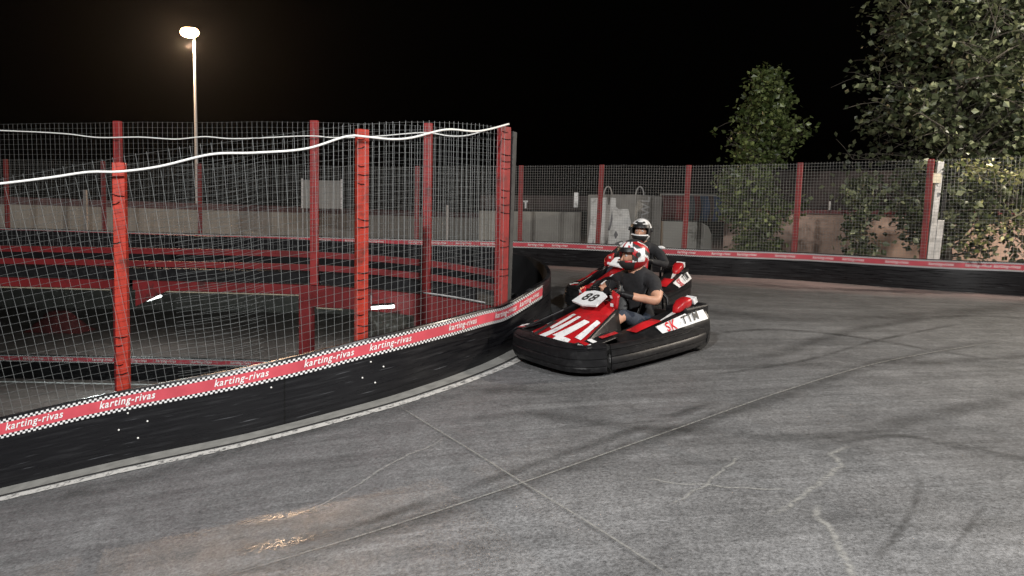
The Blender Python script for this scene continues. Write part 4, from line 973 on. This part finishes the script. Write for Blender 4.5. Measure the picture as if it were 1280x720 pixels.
def capsule_dist(p, a, b):
    d = b-a; t = max(0, min(1, (p-a).dot(d)/d.length_squared)); return (p-(a+d*t)).length, t
def driver(Mx, label, scheme, turn=0, bare_arms=True, lean=0):
    J = {}; 
    def j(n, x, y, z, r, r2=None): J[n] = (Vector((x, y, z)), r, r2 or r)
    j('pelvis', -.12, 0, .25, .145, .12); j('waist', -.15, 0+lean*.3, .37, .135, .105); j('chest', -.15, lean*.6, .54, .165, .125); j('neckbase', -.115, lean, .68, .09, .085); j('neck', -.085, lean, .745, .06, .06); j('headc', -.055, lean, .845, .09, .09); j('headt', -.055, lean, .915, .06, .065)
    for s, n in ((1, 'l'), (-1, 'r')):
        j('sho'+n, -.115, s*.20+lean, .635, .072); j('elb'+n, .02, s*.36+lean*.8, .50, .046); j('wri'+n, .225, s*.185, .565, .030); j('han'+n, .27, s*.152, .58, .030)
        j('hip'+n, -.06, s*.10, .22, .105); j('kne'+n, .33, s*.22, .42, .060); j('ank'+n, .52, s*.14, .15, .042); j('toe'+n, .62, s*.14, .20, .036); j('foo'+n, .635, s*.14, .235, .03)
    E = [('pelvis', 'waist'), ('waist', 'chest'), ('chest', 'neckbase'), ('neckbase', 'neck'), ('neck', 'headc'), ('headc', 'headt')]
    for n in 'lr': E += [('neckbase', 'sho'+n), ('sho'+n, 'elb'+n), ('elb'+n, 'wri'+n), ('wri'+n, 'han'+n), ('pelvis', 'hip'+n), ('hip'+n, 'kne'+n), ('kne'+n, 'ank'+n), ('ank'+n, 'toe'+n), ('toe'+n, 'foo'+n)]
    names = list(J); me = bpy.data.meshes.new('body'); me.from_pydata([tuple(J[n][0]) for n in names], [(names.index(a), names.index(b)) for a, b in E], [])
    tmp = bpy.data.objects.new('tmp', me); COL.objects.link(tmp)
    tmp.modifiers.new('sk', 'SKIN'); sd = me.skin_vertices[0].data
    for i, n in enumerate(names): sd[i].radius = (J[n][1], J[n][2]); sd[i].use_root = (n == 'pelvis')
    sub = tmp.modifiers.new('sub', 'SUBSURF'); sub.levels = 2
    bpy.context.view_layer.update()
    bm_ = bpy.data.meshes.new_from_object(tmp.evaluated_get(bpy.context.evaluated_depsgraph_get()))
    bpy.data.objects.remove(tmp)
    mb = MB(); cent = lambda f: sum((bm_.vertices[i].co for i in f), Vector())/len(f)
    V = [v.co.copy() for v in bm_.vertices]
    for i, v in enumerate(V):    # soft cloth wrinkles
        V[i] = v+Vector((noise.noise(v*22), noise.noise(v*22+Vector((5, 0, 0))), noise.noise(v*22+Vector((0, 5, 0)))))*.006+Vector((noise.noise(v*11), noise.noise(v*11+Vector((5, 0, 0))), 0))*.012
    mats = [M['skin'], M['blackcloth'], M['denim'], M['black']]
    fs = [tuple(p.vertices) for p in bm_.polygons]; o_ = len(mb.v); mb.v += [tuple(v) for v in V]
    for f in fs:
        c = cent(f); best = (9, None, 0)
        for a, b in E:
            d, t = capsule_dist(c, J[a][0], J[b][0]); d -= (J[a][1]*(1-t)+J[b][1]*t)*.8
            if d < best[0]: best = (d, (a, b), t)
        a, b = best[1]; t = best[2]; k = 1
        if a[:3] == 'sho': k = 1 if (t < .6 or not bare_arms) else 0
        elif a[:3] == 'elb': k = 0 if bare_arms and t < .8 else (3 if t > .8 else 1)
        elif a[:3] == 'wri': k = 3
        elif a[:3] in ('hip',) or b[:3] == 'hip': k = 2
        elif a[:3] == 'kne': k = (0 if scheme == 'shorts' and t < .45 else 2)
        elif a[:3] in ('ank', 'toe'): k = 3
        elif a == 'neck' or b in ('headc', 'headt', 'neck'): k = 0
        if a == 'hipl' or a == 'hipr':
            k = 2
        mb.f.append(f); mb.m.append(k); mb.uv.append([(0, 0)]*len(f))
    bpy.data.meshes.remove(bm_)
    # gloved hands closed on the wheel
    for s, n in ((1, 'l'), (-1, 'r')):
        w_ = J['han'+n][0]; mb.ell(w_+Vector((.008, -s*.008, .004)), (.036, .020, .043), 12, 8, mi=3)
        for k in range(4):
            z = .032-.019*k; ln = (.9, 1.0, .95, .78)[k]; b0 = w_+Vector((.030, -s*.004, z)); r_ = .0095
            mb.tube([b0, b0+Vector((.028*ln, -s*.010, .004)), b0+Vector((.030*ln, -s*.036, .002)), b0+Vector((.008, -s*.044*ln, 0))], [r_, r_*.95, r_*.9, r_*.7], 7, mi=3)
        b0 = w_+Vector((-.012, -s*.014, .030)); mb.tube([b0, b0+Vector((-.006, -s*.022, .016)), b0+Vector((.012, -s*.040, .018))], [.011, .010, .008], 7, mi=3)
    if scheme == 'white':
        for s in (1, -1):
            e = MB(); c_ = J['shol' if s > 0 else 'shor'][0]+Vector((-.005, s*.035, .045)); e.ell(c_, (.035, .050, .022), 12, 8, mi=0); shoulder = (shoulder if s < 0 else [])+[e]
    # face features that show in the visor opening
    Hc = J['headc'][0]+Vector((.0, 0, .01)); Rz = Matrix.Rotation(turn, 3, 'Z')
    f_ = lambda x, y, z: Hc+Rz @ Vector((x, y, z))
    mb.ell(f_(.015, 0, -.005), (.088, .07, .105), 18, 14, M=Rz, mi=0)
    mb.tube([f_(.098, 0, .018), f_(.112, 0, -.008), f_(.122, 0, -.026), f_(.106, 0, -.034)], [.006, .009, .013, .008], 8, mi=0)
    o = mb.build('person', mats+[M['letter'], M['kdark']], None, smooth='all', fix=False)
    o.matrix_world = Mx @ Matrix.Translation((-.235, 0, -.03)) @ Matrix.Scale(1.1, 4); tag(o, label, 'person')
    if scheme == 'white':
        for e in shoulder: e.build('shoulder_patch', M['kwhite'], o, smooth='all')
    for s in (1, -1):
        e = MB(); e.ell(f_(.088, s*.030, .016), (.012, .014, .009), 10, 8, M=Rz); eo = e.build('eye', M['kwhite'], o, smooth='all'); e = MB(); e.ell(f_(.097, s*.030, .016), (.005, .006, .006), 8, 6, M=Rz); e.build('pupil', M['kdark'], eo, smooth='all')
        e = MB(); e.tube([f_(.094, s*.012, .036), f_(.096, s*.030, .042), f_(.086, s*.048, .036)], .004, 5); e.build('eyebrow', M['kdark'], o)
    e = MB(); e.tube([f_(.094, -.022, -.058), f_(.101, 0, -.056), f_(.094, .022, -.058)], .005, 6); e.build('mouth', mat('lips', (.35, .13, .11), .5), o)
    # full-face helmet
    hr = bpy.data.objects.new('helmet', None)
    sc = {'shorts': ('kred', 'kwhite', 'kdark'), 'white': ('kwhite', 'kwhite', 'kdark')}[scheme]
    def hm(a, e):
        if scheme == 'shorts':
            v = (a*1.0+e*1.5) % 74
            if e < -22: return 2 if abs(a) < 70 else 0
            if e > 62: return 2
            if 22 < abs(a) < 40 and e > 20: return 1
            if abs(a) > 82 and abs(a) < 112 and e < 30: return 1
            if abs(a) < 12 and e > 26: return 1
            if abs(a) > 48 and abs(a) < 62 and e > 14: return 1
            if 24 > e > 15 and abs(a) < 40: return 2
            return 0 if v < 34 else (1 if v < 46 else 2)
        if abs(a) < 22 and 34 < e < 48: return 2
        if 22 < abs(a) < 38 and 40 < e < 52: return 2
        if abs(a) > 95 and e < 40: return 2
        if e < -20: return 2 if abs(a) < 60 else (1 if abs(a) < 80 else 2)
        if e < 18 and abs(a) > 62: return 2
        return 0
    def deform(mb_):
        out = []
        for v in mb_.v:
            q = Rz.transposed() @ (Vector(v)-Hc)
            if q.z < -.03: k = (-.03-q.z)/.12; q.x *= 1+(.22 if q.x > 0 else -.22)*k; q.y *= 1-.12*k
            if q.z < -.105: q.z = -.105-(q.z+.105)*.2*-1 if False else max(q.z, -.128)
            out.append(tuple(Hc+Rz @ q))
        mb_.v = out
    op = lambda a, e: not (abs(a) < 62 and -17 < e < 19)
    hb = MB(); hb.ell(Hc+Vector((0, 0, .012)), (.150, .127, .142), 72, 44, M=Rz, keep=lambda a, e: op(a, e) and e > -66, mat=hm); deform(hb)
    ho = hb.build('helmet', [M[k] for k in sc], o, smooth='all', fix=True); mo = ho.modifiers.new('s', 'SOLIDIFY'); mo.thickness = .022; mo.offset = -1
    bpy.data.objects.remove(hr)
    # raised visor and its hinge discs
    vb = MB(); vb.ell(Hc+Vector((0, 0, .014)), (.157, .134, .149), 72, 44, M=Rz, keep=lambda a, e: abs(a) < 66 and 15 < e < 31); vb.build('visor', M['black'], ho, smooth='all', fix=False)
    for s in (-1, 1):
        vb = MB(); c_ = f_(.03, s*.128, .03); vb.tube([c_, c_+Rz @ Vector((0, s*.014, 0))], .022, 14); vb.build('hinge', M['kdark'], ho)
    return o

c = ground_hit(766, 439); k1, M1 = kart((c.x, c.y), (-.80, -.60), '88', 'red and white racing kart with black bumpers and a big white number plate, in front', 'racing karts on the hairpin')
driver(M1, 'driver in black t-shirt and red, white and black helmet, bare forearms at the wheel', 'shorts', turn=R(-14))
c = ground_hit(786, 380); k2, M2 = kart((c.x, c.y), (-.46, -.89), '67', 'red and black racing kart half hidden behind the front kart and its driver', 'racing karts on the hairpin')
driver(M2, 'driver in dark clothes and white helmet, sitting in the half-hidden kart behind', 'white', turn=R(8), bare_arms=False)
print('KART', k1.location, k2.location)

# ------------------------------------------------------------------ thin haze volume added to make the street lamp's halo
hm_ = bpy.data.materials.new('halo_haze'); hm_.use_nodes = True; hn = hm_.node_tree; hn.nodes.remove(hn.nodes['Principled BSDF'])
pv = hn.nodes.new('ShaderNodeVolumePrincipled'); pv.inputs['Color'].default_value = (.9, .9, .9, 1); pv.inputs['Density'].default_value = .00015; pv.inputs['Anisotropy'].default_value = .8
hn.links.new(pv.outputs[0], hn.nodes['Material Output'].inputs['Volume'])
mb = MB(); mb.box((0, 0, 0), (620, 620, 16)); o = mb.build('haze', hm_); o.location = (0, 0, 4.5); tag(o, kind='stuff')

# ------------------------------------------------------------------ camera
cam = bpy.data.cameras.new('camera'); cam.lens = F/1280*36; cam.sensor_width = 36; cam.clip_start = .05; cam.clip_end = 600
co = bpy.data.objects.new('camera', cam); COL.objects.link(co); scene.camera = co
s, c = math.sin(ROLL), math.cos(ROLL); sp, cp = math.sin(PITCH), math.cos(PITCH)
co.matrix_world = Matrix(((c, -s, 0, 0), (s*sp, c*sp, -cp, 0), (s*cp, c*cp, sp, HC), (0, 0, 0, 1)))

# ------------------------------------------------------------------ light: night, unseen floodlights behind the camera and off to the right
wd = bpy.data.worlds.new('World'); scene.world = wd; wd.use_nodes = True; nt = wd.node_tree
bg = nt.nodes['Background']; sky = nt.nodes.new('ShaderNodeTexSky'); sky.sky_type = 'NISHITA'; sky.sun_disc = False; sky.sun_elevation = R(-4); sky.sun_rotation = R(200)
hs = nt.nodes.new('ShaderNodeHueSaturation'); hs.inputs['Saturation'].default_value = .25; nt.links.new(sky.outputs[0], hs.inputs['Color'])
nt.links.new(hs.outputs[0], bg.inputs[0]); bg.inputs[1].default_value = .01
def flood(name, loc, power, col, size=.25, target=None):
    l = bpy.data.lights.new(name, 'SPOT' if target else 'POINT'); l.energy = power; l.color = col; l.shadow_soft_size = size
    o = bpy.data.objects.new(name, l); o.location = loc; COL.objects.link(o)
    if target:
        l.spot_size = R(120); l.spot_blend = .6; o.rotation_euler = (Vector(target)-Vector(loc)).to_track_quat('-Z', 'Y').to_euler()
flood('flood_light', (-3.0, -2.5, 7.0), 5600, (1, .985, .96))
flood('flood_light', (6.5, -2.0, 8.0), 3600, (1, .985, .97))
flood('flood_light', (14.5, 9.0, 8.0), 7500, (1, .88, .74))
scene.view_settings.view_transform = 'Standard'; scene.view_settings.look = 'None'; scene.view_settings.gamma = 1; scene.view_settings.exposure = 0
scene.cycles.use_denoising = True; scene.cycles.max_bounces = 6; scene.cycles.transparent_max_bounces = 16
